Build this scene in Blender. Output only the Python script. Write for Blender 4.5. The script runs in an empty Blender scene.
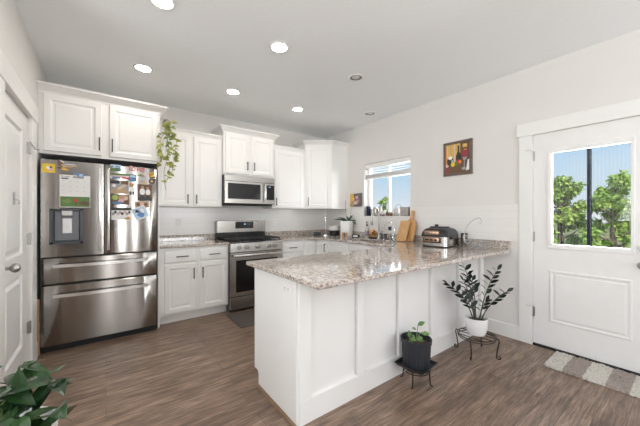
import bpy, bmesh, math, random
from mathutils import Vector, Matrix

S = bpy.context.scene
COL = S.collection
PI = math.pi
rnd = random.Random(7)

# ------------------------------------------------------------------ camera
YAW = math.atan(214 / 284.4)
cam_d = bpy.data.cameras.new('camera')
cam = bpy.data.objects.new('camera', cam_d)
COL.objects.link(cam)
cam.location = (0, 0, 1.26)
cam.rotation_euler = (PI / 2, 0, -YAW)
cam_d.sensor_width = 36
cam_d.lens = 16.0
cam_d.shift_y = 2.5 / 640
cam_d.clip_start = 0.05
cam_d.clip_end = 600
S.camera = cam

# ------------------------------------------------------------------ world, sun, lights, exposure
w = bpy.data.worlds.new('sky')
S.world = w
w.use_nodes = True
nt = w.node_tree
nt.nodes.clear()
out = nt.nodes.new('ShaderNodeOutputWorld')
bg = nt.nodes.new('ShaderNodeBackground')
tc = nt.nodes.new('ShaderNodeTexCoord')
sep = nt.nodes.new('ShaderNodeSeparateXYZ')
ramp = nt.nodes.new('ShaderNodeValToRGB')
ramp.color_ramp.elements[0].position = 0.0
ramp.color_ramp.elements[0].color = (0.86, 0.91, 0.95, 1)
ramp.color_ramp.elements[1].position = 0.75
ramp.color_ramp.elements[1].color = (0.12, 0.32, 0.80, 1)
e = ramp.color_ramp.elements.new(0.12)
e.color = (0.56, 0.77, 0.95, 1)
e = ramp.color_ramp.elements.new(0.28)
e.color = (0.30, 0.58, 0.92, 1)
nz = nt.nodes.new('ShaderNodeTexNoise')
nz.inputs['Scale'].default_value = 3.0
nz.inputs['Detail'].default_value = 6
cr = nt.nodes.new('ShaderNodeValToRGB')
cr.color_ramp.elements[0].position = 0.50
cr.color_ramp.elements[0].color = (0, 0, 0, 1)
cr.color_ramp.elements[1].position = 0.80
cr.color_ramp.elements[1].color = (0.6, 0.6, 0.6, 1)
mixc = nt.nodes.new('ShaderNodeMix')
mixc.data_type = 'RGBA'
mixc.inputs['B'].default_value = (0.92, 0.94, 0.96, 1)
L = nt.links.new
L(tc.outputs['Generated'], sep.inputs[0])
L(sep.outputs['Z'], ramp.inputs['Fac'])
L(tc.outputs['Generated'], nz.inputs['Vector'])
L(nz.outputs['Fac'], cr.inputs['Fac'])
L(cr.outputs['Color'], mixc.inputs['Factor'])
L(ramp.outputs['Color'], mixc.inputs['A'])
L(mixc.outputs['Result'], bg.inputs['Color'])
bg.inputs['Strength'].default_value = 0.55
L(bg.outputs[0], out.inputs[0])

sun_d = bpy.data.lights.new('sun', 'SUN')
sun = bpy.data.objects.new('sun', sun_d)
COL.objects.link(sun)
sun_d.energy = 3.2
sun_d.angle = 0.01
sun_d.color = (1.0, 0.95, 0.86)
sun.rotation_euler = (math.radians(48), 0, math.radians(-50))


def area(name, loc, rot, sx, sy, power, color):
    d = bpy.data.lights.new(name, 'AREA')
    d.shape = 'RECTANGLE'
    d.size, d.size_y = sx, sy
    d.energy = power
    d.color = color
    o = bpy.data.objects.new(name, d)
    COL.objects.link(o)
    o.location = loc
    o.rotation_euler = rot
    return o


# added fill and reflection lamps behind and left; daylight at door and sink window
LC = (0.93, 0.97, 1.0)
TILT = math.radians(72)
area('back_ceiling_fill', (2.40, -4.02, 1.45), (PI / 2 + TILT, 0, 0), 1.7, 2.1, 100, LC)  # added lamp out of view, tilted up to brighten the ceiling
area('narrow_streak_fill', (0.12, -4.02, 1.45), (PI / 2, 0, 0), 0.22, 2.1, 22, LC)  # added lamp that draws a bright streak on the refrigerator
area('tall_streak_fill', (0.86, -4.02, 1.45), (PI / 2, 0, 0), 0.16, 2.1, 13, LC)  # second added lamp for another refrigerator streak
area('side_ceiling_fill', (-4.42, -0.9, 1.45), (PI / 2 + TILT, 0, -PI / 2), 4.2, 2.1, 290, LC)  # added lamp, evens out the ceiling and lifts the peninsula end
area('door_daylight', (4.75, 0.45, 1.60), (0, PI / 2, 0), 1.7, 1.3, 105, LC)
area('sink_window_daylight', (4.3, 2.95, 1.75), (0, PI / 2, 0), 0.9, 1.2, 28, LC)
S.view_settings.view_transform = 'Standard'
S.view_settings.look = 'None'
S.view_settings.gamma = 1
S.view_settings.use_curve_mapping = False
S.view_settings.exposure = 0.70
S.cycles.max_bounces = 10
S.cycles.diffuse_bounces = 6
S.cycles.transparent_max_bounces = 16
S.cycles.caustics_reflective = False
S.cycles.caustics_refractive = False

# ------------------------------------------------------------------ materials
MATS = {}


def mat(name, col=(0.8, 0.8, 0.8), rough=0.5, metal=0.0, spec=0.5, **kw):
    if name in MATS:
        return MATS[name]
    m = bpy.data.materials.new(name)
    m.use_nodes = True
    b = m.node_tree.nodes['Principled BSDF']
    b.inputs['Base Color'].default_value = (*col, 1)
    b.inputs['Roughness'].default_value = rough
    b.inputs['Metallic'].default_value = metal
    b.inputs['Specular IOR Level'].default_value = spec
    if 'emit' in kw:
        b.inputs['Emission Color'].default_value = (*kw['emit'], 1)
        b.inputs['Emission Strength'].default_value = kw.get('strength', 1)
    if 'aniso' in kw:
        b.inputs['Anisotropic'].default_value = kw['aniso']
    if 'sheen' in kw:
        b.inputs['Sheen Weight'].default_value = kw['sheen']
    # faint surface variation so no material is perfectly flat
    if kw.get('vary', 0.04):
        add_noise(m, b, col, kw.get('vary', 0.04), kw.get('scale', 14), kw.get('bump', 0.0), kw.get('stretch', (1, 1, 1)))
    MATS[name] = m
    return m


def add_noise(m, b, col, amt, scale, bump, stretch):
    t = m.node_tree
    tcn = t.nodes.new('ShaderNodeTexCoord')
    mp = t.nodes.new('ShaderNodeMapping')
    mp.inputs['Scale'].default_value = stretch
    n = t.nodes.new('ShaderNodeTexNoise')
    n.inputs['Scale'].default_value = scale
    n.inputs['Detail'].default_value = 4
    r = t.nodes.new('ShaderNodeValToRGB')
    r.color_ramp.elements[0].position = 0.3
    r.color_ramp.elements[1].position = 0.7
    r.color_ramp.elements[0].color = (*[c * (1 - amt) for c in col], 1)
    r.color_ramp.elements[1].color = (*[min(1, c * (1 + amt)) for c in col], 1)
    t.links.new(tcn.outputs['Object'], mp.inputs['Vector'])
    t.links.new(mp.outputs[0], n.inputs['Vector'])
    t.links.new(n.outputs['Fac'], r.inputs['Fac'])
    t.links.new(r.outputs['Color'], b.inputs['Base Color'])
    if bump:
        bp = t.nodes.new('ShaderNodeBump')
        bp.inputs['Strength'].default_value = bump
        bp.inputs['Distance'].default_value = 0.002
        t.links.new(n.outputs['Fac'], bp.inputs['Height'])
        t.links.new(bp.outputs[0], b.inputs['Normal'])


def nodes_of(name):
    m = bpy.data.materials.new(name)
    m.use_nodes = True
    MATS[name] = m
    return m, m.node_tree, m.node_tree.nodes['Principled BSDF']


def ramp_node(t, stops, interp='LINEAR'):
    r = t.nodes.new('ShaderNodeValToRGB')
    r.color_ramp.interpolation = interp
    els = r.color_ramp.elements
    els[0].position, els[0].color = stops[0][0], (*stops[0][1], 1)
    els[1].position, els[1].color = stops[-1][0], (*stops[-1][1], 1)
    for p, c in stops[1:-1]:
        x = els.new(p)
        x.color = (*c, 1)
    return r


def mat_granite():
    m, t, b = nodes_of('granite')
    c = t.nodes.new('ShaderNodeTexCoord')
    n1 = t.nodes.new('ShaderNodeTexNoise')
    n1.inputs['Scale'].default_value = 46
    n1.inputs['Detail'].default_value = 8
    n1.inputs['Roughness'].default_value = 0.72
    r1 = ramp_node(t, [(0.36, (0.05, 0.043, 0.04)), (0.44, (0.22, 0.175, 0.145)), (0.51, (0.48, 0.385, 0.315)), (0.62, (0.66, 0.61, 0.56))])
    v = t.nodes.new('ShaderNodeTexVoronoi')
    v.inputs['Scale'].default_value = 110
    r2 = ramp_node(t, [(0.0, (0.04, 0.035, 0.035)), (0.14, (0.26, 0.22, 0.19)), (0.30, (0.50, 0.44, 0.385)), (0.60, (0.72, 0.69, 0.66)), (1.0, (0.72, 0.69, 0.66))], 'CONSTANT')
    n2 = t.nodes.new('ShaderNodeTexNoise')
    n2.inputs['Scale'].default_value = 5
    n2.inputs['Detail'].default_value = 3
    r3 = ramp_node(t, [(0.35, (0.25, 0.25, 0.25)), (0.7, (0.6, 0.6, 0.6))])
    sepc = t.nodes.new('ShaderNodeSeparateColor')
    mx = t.nodes.new('ShaderNodeMix')
    mx.data_type = 'RGBA'
    for n in (n1, v, n2):
        t.links.new(c.outputs['Object'], n.inputs['Vector'])
    t.links.new(n1.outputs['Fac'], r1.inputs['Fac'])
    t.links.new(v.outputs['Color'], sepc.inputs[0])
    t.links.new(sepc.outputs[0], r2.inputs['Fac'])
    t.links.new(n2.outputs['Fac'], r3.inputs['Fac'])
    t.links.new(r3.outputs['Color'], mx.inputs['Factor'])
    t.links.new(r1.outputs['Color'], mx.inputs['A'])
    t.links.new(r2.outputs['Color'], mx.inputs['B'])
    t.links.new(mx.outputs['Result'], b.inputs['Base Color'])
    b.inputs['Roughness'].default_value = 0.07
    b.inputs['Specular IOR Level'].default_value = 0.95
    return m


def mat_floor():
    m, t, b = nodes_of('plank_floor')
    g = t.nodes.new('ShaderNodeNewGeometry')
    br = t.nodes.new('ShaderNodeTexBrick')
    br.offset = 0.37
    br.inputs['Color1'].default_value = (0.25, 0.174, 0.128, 1)
    br.inputs['Color2'].default_value = (0.19, 0.130, 0.095, 1)
    br.inputs['Mortar'].default_value = (0.10, 0.07, 0.053, 1)
    br.inputs['Scale'].default_value = 1
    br.inputs['Mortar Size'].default_value = 0.0016
    br.inputs['Bias'].default_value = 0.0
    br.inputs['Brick Width'].default_value = 1.22
    br.inputs['Row Height'].default_value = 0.13
    mp = t.nodes.new('ShaderNodeMapping')
    mp.inputs['Scale'].default_value = (2.6, 44, 1)
    n = t.nodes.new('ShaderNodeTexNoise')
    n.inputs['Scale'].default_value = 1.7
    n.inputs['Detail'].default_value = 9
    n.inputs['Roughness'].default_value = 0.7
    n.inputs['Distortion'].default_value = 0.9
    r = ramp_node(t, [(0.32, (0.30, 0.28, 0.26)), (0.44, (0.78, 0.76, 0.74)), (0.55, (1.08, 1.08, 1.08)), (0.68, (1.75, 1.73, 1.70))])
    mp2 = t.nodes.new('ShaderNodeMapping')
    mp2.inputs['Scale'].default_value = (1.6, 9, 1)
    n2 = t.nodes.new('ShaderNodeTexNoise')
    n2.inputs['Scale'].default_value = 2.2
    n2.inputs['Detail'].default_value = 5
    r2 = ramp_node(t, [(0.30, (0.62, 0.60, 0.58)), (0.66, (1.25, 1.25, 1.25))])
    mu = t.nodes.new('ShaderNodeMix')
    mu.data_type = 'RGBA'
    mu.blend_type = 'MULTIPLY'
    mu.inputs['Factor'].default_value = 1
    mu2 = t.nodes.new('ShaderNodeMix')
    mu2.data_type = 'RGBA'
    mu2.blend_type = 'MULTIPLY'
    mu2.inputs['Factor'].default_value = 1
    t.links.new(g.outputs['Position'], br.inputs['Vector'])
    t.links.new(g.outputs['Position'], mp.inputs['Vector'])
    t.links.new(g.outputs['Position'], mp2.inputs['Vector'])
    t.links.new(mp.outputs[0], n.inputs['Vector'])
    t.links.new(mp2.outputs[0], n2.inputs['Vector'])
    t.links.new(n.outputs['Fac'], r.inputs['Fac'])
    t.links.new(n2.outputs['Fac'], r2.inputs['Fac'])
    t.links.new(br.outputs['Color'], mu.inputs['A'])
    t.links.new(r.outputs['Color'], mu.inputs['B'])
    t.links.new(mu.outputs['Result'], mu2.inputs['A'])
    t.links.new(r2.outputs['Color'], mu2.inputs['B'])
    t.links.new(mu2.outputs['Result'], b.inputs['Base Color'])
    b.inputs['Roughness'].default_value = 0.34
    b.inputs['Specular IOR Level'].default_value = 0.45
    bp = t.nodes.new('ShaderNodeBump')
    bp.inputs['Strength'].default_value = 0.25
    bp.inputs['Distance'].default_value = 0.002
    t.links.new(n.outputs['Fac'], bp.inputs['Height'])
    t.links.new(bp.outputs[0], b.inputs['Normal'])
    return m


def mat_tile(name, axis):
    m, t, b = nodes_of(name)
    g = t.nodes.new('ShaderNodeNewGeometry')
    sp = t.nodes.new('ShaderNodeSeparateXYZ')
    cb = t.nodes.new('ShaderNodeCombineXYZ')
    br = t.nodes.new('ShaderNodeTexBrick')
    br.offset = 0.5
    br.inputs['Color1'].default_value = (0.80, 0.775, 0.75, 1)
    br.inputs['Color2'].default_value = (0.785, 0.76, 0.735, 1)
    br.inputs['Mortar'].default_value = (0.73, 0.71, 0.69, 1)
    br.inputs['Scale'].default_value = 1
    br.inputs['Mortar Size'].default_value = 0.0022
    br.inputs['Brick Width'].default_value = 0.305
    br.inputs['Row Height'].default_value = 0.0762
    ad = t.nodes.new('ShaderNodeMath')
    ad.inputs[1].default_value = -0.995 + 0.0762 * 20
    t.links.new(g.outputs['Position'], sp.inputs[0])
    t.links.new(sp.outputs[axis], cb.inputs[0])
    t.links.new(sp.outputs['Z'], ad.inputs[0])
    t.links.new(ad.outputs[0], cb.inputs[1])
    t.links.new(cb.outputs[0], br.inputs['Vector'])
    t.links.new(br.outputs['Color'], b.inputs['Base Color'])
    b.inputs['Roughness'].default_value = 0.16
    bp = t.nodes.new('ShaderNodeBump')
    bp.invert = True
    bp.inputs['Strength'].default_value = 0.5
    bp.inputs['Distance'].default_value = 0.0015
    t.links.new(br.outputs['Fac'], bp.inputs['Height'])
    t.links.new(bp.outputs[0], b.inputs['Normal'])
    return m


def mat_wood(name, c1, c2, scale=(3, 40, 40), rough=0.45):
    m, t, b = nodes_of(name)
    c = t.nodes.new('ShaderNodeTexCoord')
    mp = t.nodes.new('ShaderNodeMapping')
    mp.inputs['Scale'].default_value = scale
    n = t.nodes.new('ShaderNodeTexNoise')
    n.inputs['Scale'].default_value = 1.5
    n.inputs['Detail'].default_value = 6
    n.inputs['Distortion'].default_value = 0.7
    r = ramp_node(t, [(0.3, c1), (0.7, c2)])
    t.links.new(c.outputs['Object'], mp.inputs['Vector'])
    t.links.new(mp.outputs[0], n.inputs['Vector'])
    t.links.new(n.outputs['Fac'], r.inputs['Fac'])
    t.links.new(r.outputs['Color'], b.inputs['Base Color'])
    b.inputs['Roughness'].default_value = rough
    return m


def mat_steel(name, col, rough, stretch, aniso=0.6):
    m, t, b = nodes_of(name)
    b.inputs['Base Color'].default_value = (*col, 1)
    b.inputs['Metallic'].default_value = 1
    b.inputs['Anisotropic'].default_value = aniso
    b.inputs['Anisotropic Rotation'].default_value = 0.25
    tg = t.nodes.new('ShaderNodeTangent')
    tg.direction_type = 'RADIAL'
    tg.axis = 'Z'
    t.links.new(tg.outputs[0], b.inputs['Tangent'])
    c = t.nodes.new('ShaderNodeTexCoord')
    mp = t.nodes.new('ShaderNodeMapping')
    mp.inputs['Scale'].default_value = stretch
    n = t.nodes.new('ShaderNodeTexNoise')
    n.inputs['Scale'].default_value = 1
    n.inputs['Detail'].default_value = 2
    r = t.nodes.new('ShaderNodeMapRange')
    r.inputs[3].default_value = rough * 0.9
    r.inputs[4].default_value = rough * 1.1
    t.links.new(c.outputs['Object'], mp.inputs['Vector'])
    t.links.new(mp.outputs[0], n.inputs['Vector'])
    t.links.new(n.outputs['Fac'], r.inputs[0])
    t.links.new(r.outputs[0], b.inputs['Roughness'])
    return m


def mat_glass(name, refl=0.07, tint=(1, 1, 1)):
    m = bpy.data.materials.new(name)
    m.use_nodes = True
    t = m.node_tree
    t.nodes.clear()
    o = t.nodes.new('ShaderNodeOutputMaterial')
    tr = t.nodes.new('ShaderNodeBsdfTransparent')
    tr.inputs[0].default_value = (*tint, 1)
    gl = t.nodes.new('ShaderNodeBsdfGlossy')
    gl.inputs['Roughness'].default_value = 0.02
    mx = t.nodes.new('ShaderNodeMixShader')
    mx.inputs[0].default_value = refl
    t.links.new(tr.outputs[0], mx.inputs[1])
    t.links.new(gl.outputs[0], mx.inputs[2])
    t.links.new(mx.outputs[0], o.inputs[0])
    MATS[name] = m
    return m


def mat_leaf(name, c1, c2, rough=0.4, scale=9):
    m, t, b = nodes_of(name)
    c = t.nodes.new('ShaderNodeTexCoord')
    n = t.nodes.new('ShaderNodeTexNoise')
    n.inputs['Scale'].default_value = scale
    n.inputs['Detail'].default_value = 3
    r = ramp_node(t, [(0.35, c1), (0.65, c2)])
    t.links.new(c.outputs['Object'], n.inputs['Vector'])
    t.links.new(n.outputs['Fac'], r.inputs['Fac'])
    t.links.new(r.outputs['Color'], b.inputs['Base Color'])
    b.inputs['Roughness'].default_value = rough
    return m


M_WALL = mat('wall_paint', (0.72, 0.695, 0.665), 0.75, vary=0.012, scale=3, bump=0.05)
M_CEIL = mat('ceiling_paint', (0.91, 0.93, 0.94), 0.9, vary=0.012, scale=40, bump=0.3)
M_TRIM = mat('trim_paint', (0.80, 0.785, 0.76), 0.35, vary=0.01)
M_CAB = mat('cabinet_paint', (0.82, 0.805, 0.785), 0.33, vary=0.012, scale=4)
M_DOOR = mat('door_paint', (0.79, 0.775, 0.755), 0.38, vary=0.012)
M_BLACK = mat('black_metal', (0.025, 0.024, 0.024), 0.4, 0.6, vary=0.0)
M_BLKPL = mat('black_plastic', (0.018, 0.018, 0.02), 0.38, vary=0.05)
M_DARK = mat('dark_gap', (0.012, 0.012, 0.012), 0.7)
M_STEEL = mat_steel('brushed_steel', (0.33, 0.305, 0.28), 0.15, (6, 6, 6), 0.85)
M_STEELH = mat_steel('brushed_steel_horizontal', (0.54, 0.52, 0.495), 0.20, (6, 6, 6), 0.5)
M_HANDLE = mat('bright_steel', (0.74, 0.72, 0.70), 0.22, 1.0, vary=0.02)
M_CHROME = mat('chrome', (0.75, 0.74, 0.73), 0.12, 1.0, vary=0.02)
M_NICKEL = mat('satin_nickel', (0.42, 0.40, 0.375), 0.28, 1.0, vary=0.02)
M_GRANITE = mat_granite()
M_FLOOR = mat_floor()
M_TILEX = mat_tile('subway_tile_x', 'X')
M_TILEY = mat_tile('subway_tile_y', 'Y')
M_GLASS = mat_glass('window_glass', 0.012)
M_CLEAR = mat_glass('drinking_glass', 0.16, (0.93, 0.95, 0.95))
M_OVENGL = mat('oven_glass', (0.008, 0.008, 0.009), 0.06, vary=0)
M_PLASTIC = mat('white_plastic', (0.82, 0.81, 0.79), 0.35, vary=0.01)
M_CERAM = mat('white_ceramic', (0.83, 0.82, 0.80), 0.22, vary=0.015)
M_GREYPL = mat('grey_plastic', (0.12, 0.12, 0.125), 0.35)
M_SOIL = mat('potting_soil', (0.06, 0.035, 0.022), 0.95, vary=0.6, scale=90, bump=1.0)
M_BOARD = mat_wood('cutting_board_wood', (0.50, 0.27, 0.10), (0.66, 0.40, 0.18), (30, 30, 3))
M_BOARD2 = mat_wood('cutting_board_honey', (0.46, 0.235, 0.085), (0.60, 0.345, 0.14), (30, 30, 3))
M_OAK = mat_wood('raw_wood', (0.33, 0.19, 0.09), (0.48, 0.30, 0.16), (30, 30, 3))
M_SHOE = mat_wood('brown_wood', (0.16, 0.095, 0.055), (0.26, 0.165, 0.10), (40, 4, 40))
M_FRAME = mat_wood('frame_wood', (0.10, 0.072, 0.055), (0.17, 0.125, 0.095), (30, 30, 30))
M_COPPER = mat('copper_panel', (0.42, 0.26, 0.17), 0.3, 0.85, vary=0.05)
M_GROUND = mat_leaf('grass', (0.10, 0.15, 0.035), (0.30, 0.27, 0.12), 0.95, 0.35)
M_BARK = mat('bark', (0.16, 0.12, 0.09), 0.9, vary=0.3)
M_LIGHT = mat('lamp_lens_lit', (0.9, 0.9, 0.9), 0.5, vary=0, emit=(1.0, 0.95, 0.87), strength=62)
M_LENSOFF = mat('lamp_lens_unlit', (0.66, 0.65, 0.63), 0.5)


def flat(name, c, rough=0.5):
    return mat('paint_' + name, c, rough, vary=0.03)


# ------------------------------------------------------------------ mesh builder
def lerp(a, b, t):
    return a + (b - a) * t


class Frame:
    """local axes: a along u, b along v, c along n"""

    def __init__(s, o, u, v, n):
        s.o, s.u, s.v, s.n = Vector(o), Vector(u), Vector(v), Vector(n)

    def p(s, a, b, c=0.0):
        return s.o + s.u * a + s.v * b + s.n * c

    def sub(s, a, b, c=0.0):
        return Frame(s.p(a, b, c), s.u, s.v, s.n)


def front_y(x, y, z=0):      # faces -y (towards the camera side of the back wall)
    return Frame((x, y, z), (1, 0, 0), (0, 0, 1), (0, -1, 0))


def front_x(x, y, z=0):      # faces -x (mounted on the right wall); a runs towards -y
    return Frame((x, y, z), (0, -1, 0), (0, 0, 1), (-1, 0, 0))


def right_of(x, y, z=0):     # faces +x (mounted on the left wall); a runs towards +y
    return Frame((x, y, z), (0, 1, 0), (0, 0, 1), (1, 0, 0))


class MB:
    def __init__(s):
        s.bm = bmesh.new()
        s.mi = 0

    def V(s, p):
        return s.bm.verts.new(p)

    def Fc(s, vs):
        try:
            f = s.bm.faces.new(vs)
            f.material_index = s.mi
            return f
        except ValueError:
            return None

    def hexa(s, pts, bev=0.0, seg=1):
        v = [s.V(p) for p in pts]
        fs = [s.Fc([v[i] for i in q]) for q in ((0, 3, 2, 1), (4, 5, 6, 7), (0, 1, 5, 4), (1, 2, 6, 5), (2, 3, 7, 6), (3, 0, 4, 7))]
        if bev:
            es = {e for f in fs if f for e in f.edges}
            r = bmesh.ops.bevel(s.bm, geom=list(es), offset=bev, segments=seg, profile=0.5, affect='EDGES', clamp_overlap=True)
            for f in r['faces']:
                f.material_index = s.mi
        return s

    def box(s, x0, x1, y0, y1, z0, z1, bev=0.0, seg=1):
        return s.hexa([(x0, y0, z0), (x1, y0, z0), (x1, y1, z0), (x0, y1, z0), (x0, y0, z1), (x1, y0, z1), (x1, y1, z1), (x0, y1, z1)], bev, seg)

    def fbox(s, F, a0, a1, b0, b1, c0, c1, bev=0.0, seg=1):
        P = F.p
        return s.hexa([P(a0, b0, c0), P(a1, b0, c0), P(a1, b0, c1), P(a0, b0, c1), P(a0, b1, c0), P(a1, b1, c0), P(a1, b1, c1), P(a0, b1, c1)], bev, seg)

    def loops(s, rings, close=True, cap0=True, cap1=True):
        R = [[s.V(p) for p in r] for r in rings]
        n = len(R[0])
        for a, b in zip(R, R[1:]):
            for i in range(n if close else n - 1):
                s.Fc([a[i], a[(i + 1) % n], b[(i + 1) % n], b[i]])
        if cap0:
            s.Fc(R[0][::-1])
        if cap1:
            s.Fc(R[-1])
        return s

    def panel(s, F, w, h, steps, back=True):
        """nested rectangles (inset, height) from the back outline to the middle"""
        rings = []
        for i, c in steps:
            rings.append([F.p(i, i, c), F.p(w - i, i, c), F.p(w - i, h - i, c), F.p(i, h - i, c)])
        return s.loops(rings, True, back, True)

    def cyl(s, p0, p1, r0, r1=None, seg=16, cap=True):
        r1 = r0 if r1 is None else r1
        p0, p1 = Vector(p0), Vector(p1)
        d = (p1 - p0).normalized()
        u = d.orthogonal().normalized()
        v = d.cross(u)
        rings = []
        for p, r in ((p0, r0), (p1, r1)):
            rings.append([p + (u * math.cos(2 * PI * i / seg) + v * math.sin(2 * PI * i / seg)) * r for i in range(seg)])
        return s.loops(rings, True, cap, cap)

    def tube(s, pts, r, seg=8, cap=True):
        pts = [Vector(p) for p in pts]
        n = len(pts)
        rad = r if isinstance(r, (list, tuple)) else [r] * n
        rings = []
        u = None
        for i, p in enumerate(pts):
            d = (pts[min(i + 1, n - 1)] - pts[max(i - 1, 0)]).normalized()
            if u is None:
                u = d.orthogonal().normalized()
            else:
                u = (u - d * u.dot(d))
                u = u.normalized() if u.length > 1e-6 else d.orthogonal().normalized()
            v = d.cross(u)
            rings.append([p + (u * math.cos(2 * PI * k / seg) + v * math.sin(2 * PI * k / seg)) * rad[i] for k in range(seg)])
        return s.loops(rings, True, cap, cap)

    def ring(s, c, R, r, seg=40, seg2=8, axis='Z', sy=1.0):
        c = Vector(c)
        rs = []
        for i in range(seg):
            a = 2 * PI * i / seg
            rd = Vector((math.cos(a), math.sin(a) * sy, 0))
            rr = []
            for k in range(seg2):
                b = 2 * PI * k / seg2
                q = rd * (R + r * math.cos(b)) + Vector((0, 0, r * math.sin(b)))
                if axis == 'Y':
                    q = Vector((q.x, q.z, q.y))
                elif axis == 'X':
                    q = Vector((q.z, q.x, q.y))
                rr.append(c + q)
            rs.append(rr)
        rs.append(rs[0])
        R_ = [[s.V(p) for p in r_] for r_ in rs[:-1]]
        R_.append(R_[0])
        for a, b in zip(R_, R_[1:]):
            for i in range(seg2):
                s.Fc([a[i], b[i], b[(i + 1) % seg2], a[(i + 1) % seg2]])
        return s

    def lathe(s, prof, c=(0, 0, 0), seg=32, cap0=True, cap1=True):
        c = Vector(c)
        rings = [[c + Vector((r * math.cos(2 * PI * i / seg), r * math.sin(2 * PI * i / seg), z)) for i in range(seg)] for r, z in prof]
        return s.loops(rings, True, cap0, cap1)

    def ball(s, c, rx, ry=None, rz=None, seg=16, rows=10):
        ry = rx if ry is None else ry
        rz = rx if rz is None else rz
        c = Vector(c)
        rings = []
        for j in range(rows + 1):
            t = PI * j / rows
            q = max(math.sin(t), 0.02)
            rings.append([c + Vector((rx * q * math.cos(2 * PI * i / seg), ry * q * math.sin(2 * PI * i / seg), -rz * math.cos(t))) for i in range(seg)])
        return s.loops(rings)

    def prism(s, poly, z0, z1):
        return s.loops([[(x, y, z0) for x, y in poly], [(x, y, z1) for x, y in poly]])

    def fprism(s, F, poly, c0, c1):
        return s.loops([[F.p(a, b, c0) for a, b in poly], [F.p(a, b, c1) for a, b in poly]])

    def fpoly(s, F, poly, c):
        s.Fc([s.V(F.p(a, b, c)) for a, b in poly])
        return s

    def slab(s, outer, holes, z0, z1, bev=0.004):
        bm = s.bm

        def cap(z, off):
            loops = [offset_poly(outer, off)] + [offset_poly(h, off) for h in holes]
            es = []
            L_ = []
            for lp in loops:
                vs = [s.V((x, y, z)) for x, y in lp]
                L_.append(vs)
                for i in range(len(vs)):
                    es.append(bm.edges.new((vs[i], vs[(i + 1) % len(vs)])))
            r = bmesh.ops.triangle_fill(bm, use_beauty=True, use_dissolve=False, edges=es)
            for g in r['geom']:
                if isinstance(g, bmesh.types.BMFace):
                    g.material_index = s.mi
            return L_
        top = cap(z1, -bev)
        bot = cap(z0, -bev)
        for k, lp in enumerate([outer] + list(holes)):
            a = [s.V((x, y, z1 - bev)) for x, y in lp]
            b = [s.V((x, y, z0 + bev)) for x, y in lp]
            n = len(lp)
            for i in range(n):
                j = (i + 1) % n
                s.Fc([top[k][i], top[k][j], a[j], a[i]])
                s.Fc([a[i], a[j], b[j], b[i]])
                s.Fc([b[i], b[j], bot[k][j], bot[k][i]])
        return s

    def sweep(s, path, prof):
        """open path of (x,y); prof = [(out, z)...]; out is to the right of travel"""
        P = [Vector((x, y)) for x, y in path]
        rings = []
        for i, p in enumerate(P):
            ns = []
            if i > 0:
                d = (P[i] - P[i - 1]).normalized()
                ns.append(Vector((d.y, -d.x)))
            if i < len(P) - 1:
                d = (P[i + 1] - P[i]).normalized()
                ns.append(Vector((d.y, -d.x)))
            n = ns[0] if len(ns) == 1 else (ns[0] + ns[1]) / (1 + ns[0].dot(ns[1]))
            rings.append([(p.x + n.x * o, p.y + n.y * o, z) for o, z in prof])
        return s.loops(rings)

    def leaf(s, base, d, nrm, Ln, Wd, droop=0.25, fold=0.25, shape='oval', n=5):
        base, d, nrm = Vector(base), Vector(d).normalized(), Vector(nrm)
        side = d.cross(nrm)
        if side.length < 1e-4:
            side = d.orthogonal()
        side.normalize()
        up = side.cross(d).normalized()
        prof = {'oval': (0.12, 0.78, 1.0, 0.72, 0.06), 'heart': (0.55, 1.0, 0.86, 0.5, 0.02), 'ivy': (0.7, 0.95, 0.55, 0.5, 0.02)}[shape]
        rows = []
        for i in range(n):
            t = i / (n - 1)
            c = base + d * (Ln * t) - up * (droop * Ln * t * t)
            wv = Wd * 0.5 * prof[i]
            h = fold * wv
            rows.append((s.V(c - side * wv + up * h), s.V(c), s.V(c + side * wv + up * h)))
        for a, b in zip(rows, rows[1:]):
            s.Fc([a[0], a[1], b[1], b[0]])
            s.Fc([a[1], a[2], b[2], b[1]])
        return s

    def build(s, name, mats, parent=None, smooth=None, origin=None, recalc=True):
        bm = s.bm
        if recalc:
            bmesh.ops.recalc_face_normals(bm, faces=bm.faces[:])
        if parent is not None:
            bm.transform(WM[parent.name].inverted())
        elif origin is not None:
            bm.transform(Matrix.Translation(-Vector(origin)))
        me = bpy.data.meshes.new(name)
        bm.to_mesh(me)
        bm.free()
        for m in (mats if isinstance(mats, (list, tuple)) else [mats]):
            me.materials.append(m)
        if smooth is not None:
            for p in me.polygons:
                p.use_smooth = True
            me.set_sharp_from_angle(angle=math.radians(smooth))
        o = bpy.data.objects.new(name, me)
        COL.objects.link(o)
        if parent is not None:
            o.parent = parent
            WM[o.name] = WM[parent.name].copy()
        else:
            if origin is not None:
                o.location = origin
            WM[o.name] = Matrix.Translation(Vector(origin or (0, 0, 0)))
        return o


def offset_poly(poly, d):
    """mitre offset; d<0 shrinks a CCW polygon (and grows a CW hole)"""
    n = len(poly)
    outp = []
    for i in range(n):
        p0, p1, p2 = Vector(poly[i - 1]), Vector(poly[i]), Vector(poly[(i + 1) % n])
        d1, d2 = (p1 - p0).normalized(), (p2 - p1).normalized()
        n1, n2 = Vector((d1.y, -d1.x)), Vector((d2.y, -d2.x))
        k = (n1 + n2) / max(0.3, 1 + n1.dot(n2))
        q = p1 + k * d
        outp.append((q.x, q.y))
    return outp


WM = {}


def thing(name, label, cat, loc, rz=0.0, group=None, kind=None):
    o = bpy.data.objects.new(name, None)
    COL.objects.link(o)
    o.empty_display_size = 0.05
    o.location = loc
    o.rotation_euler = (0, 0, rz)
    o['label'] = label
    o['category'] = cat
    if group:
        o['group'] = group
    if kind:
        o['kind'] = kind
    WM[o.name] = Matrix.Translation(Vector(loc)) @ Matrix.Rotation(rz, 4, 'Z')
    return o


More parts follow.
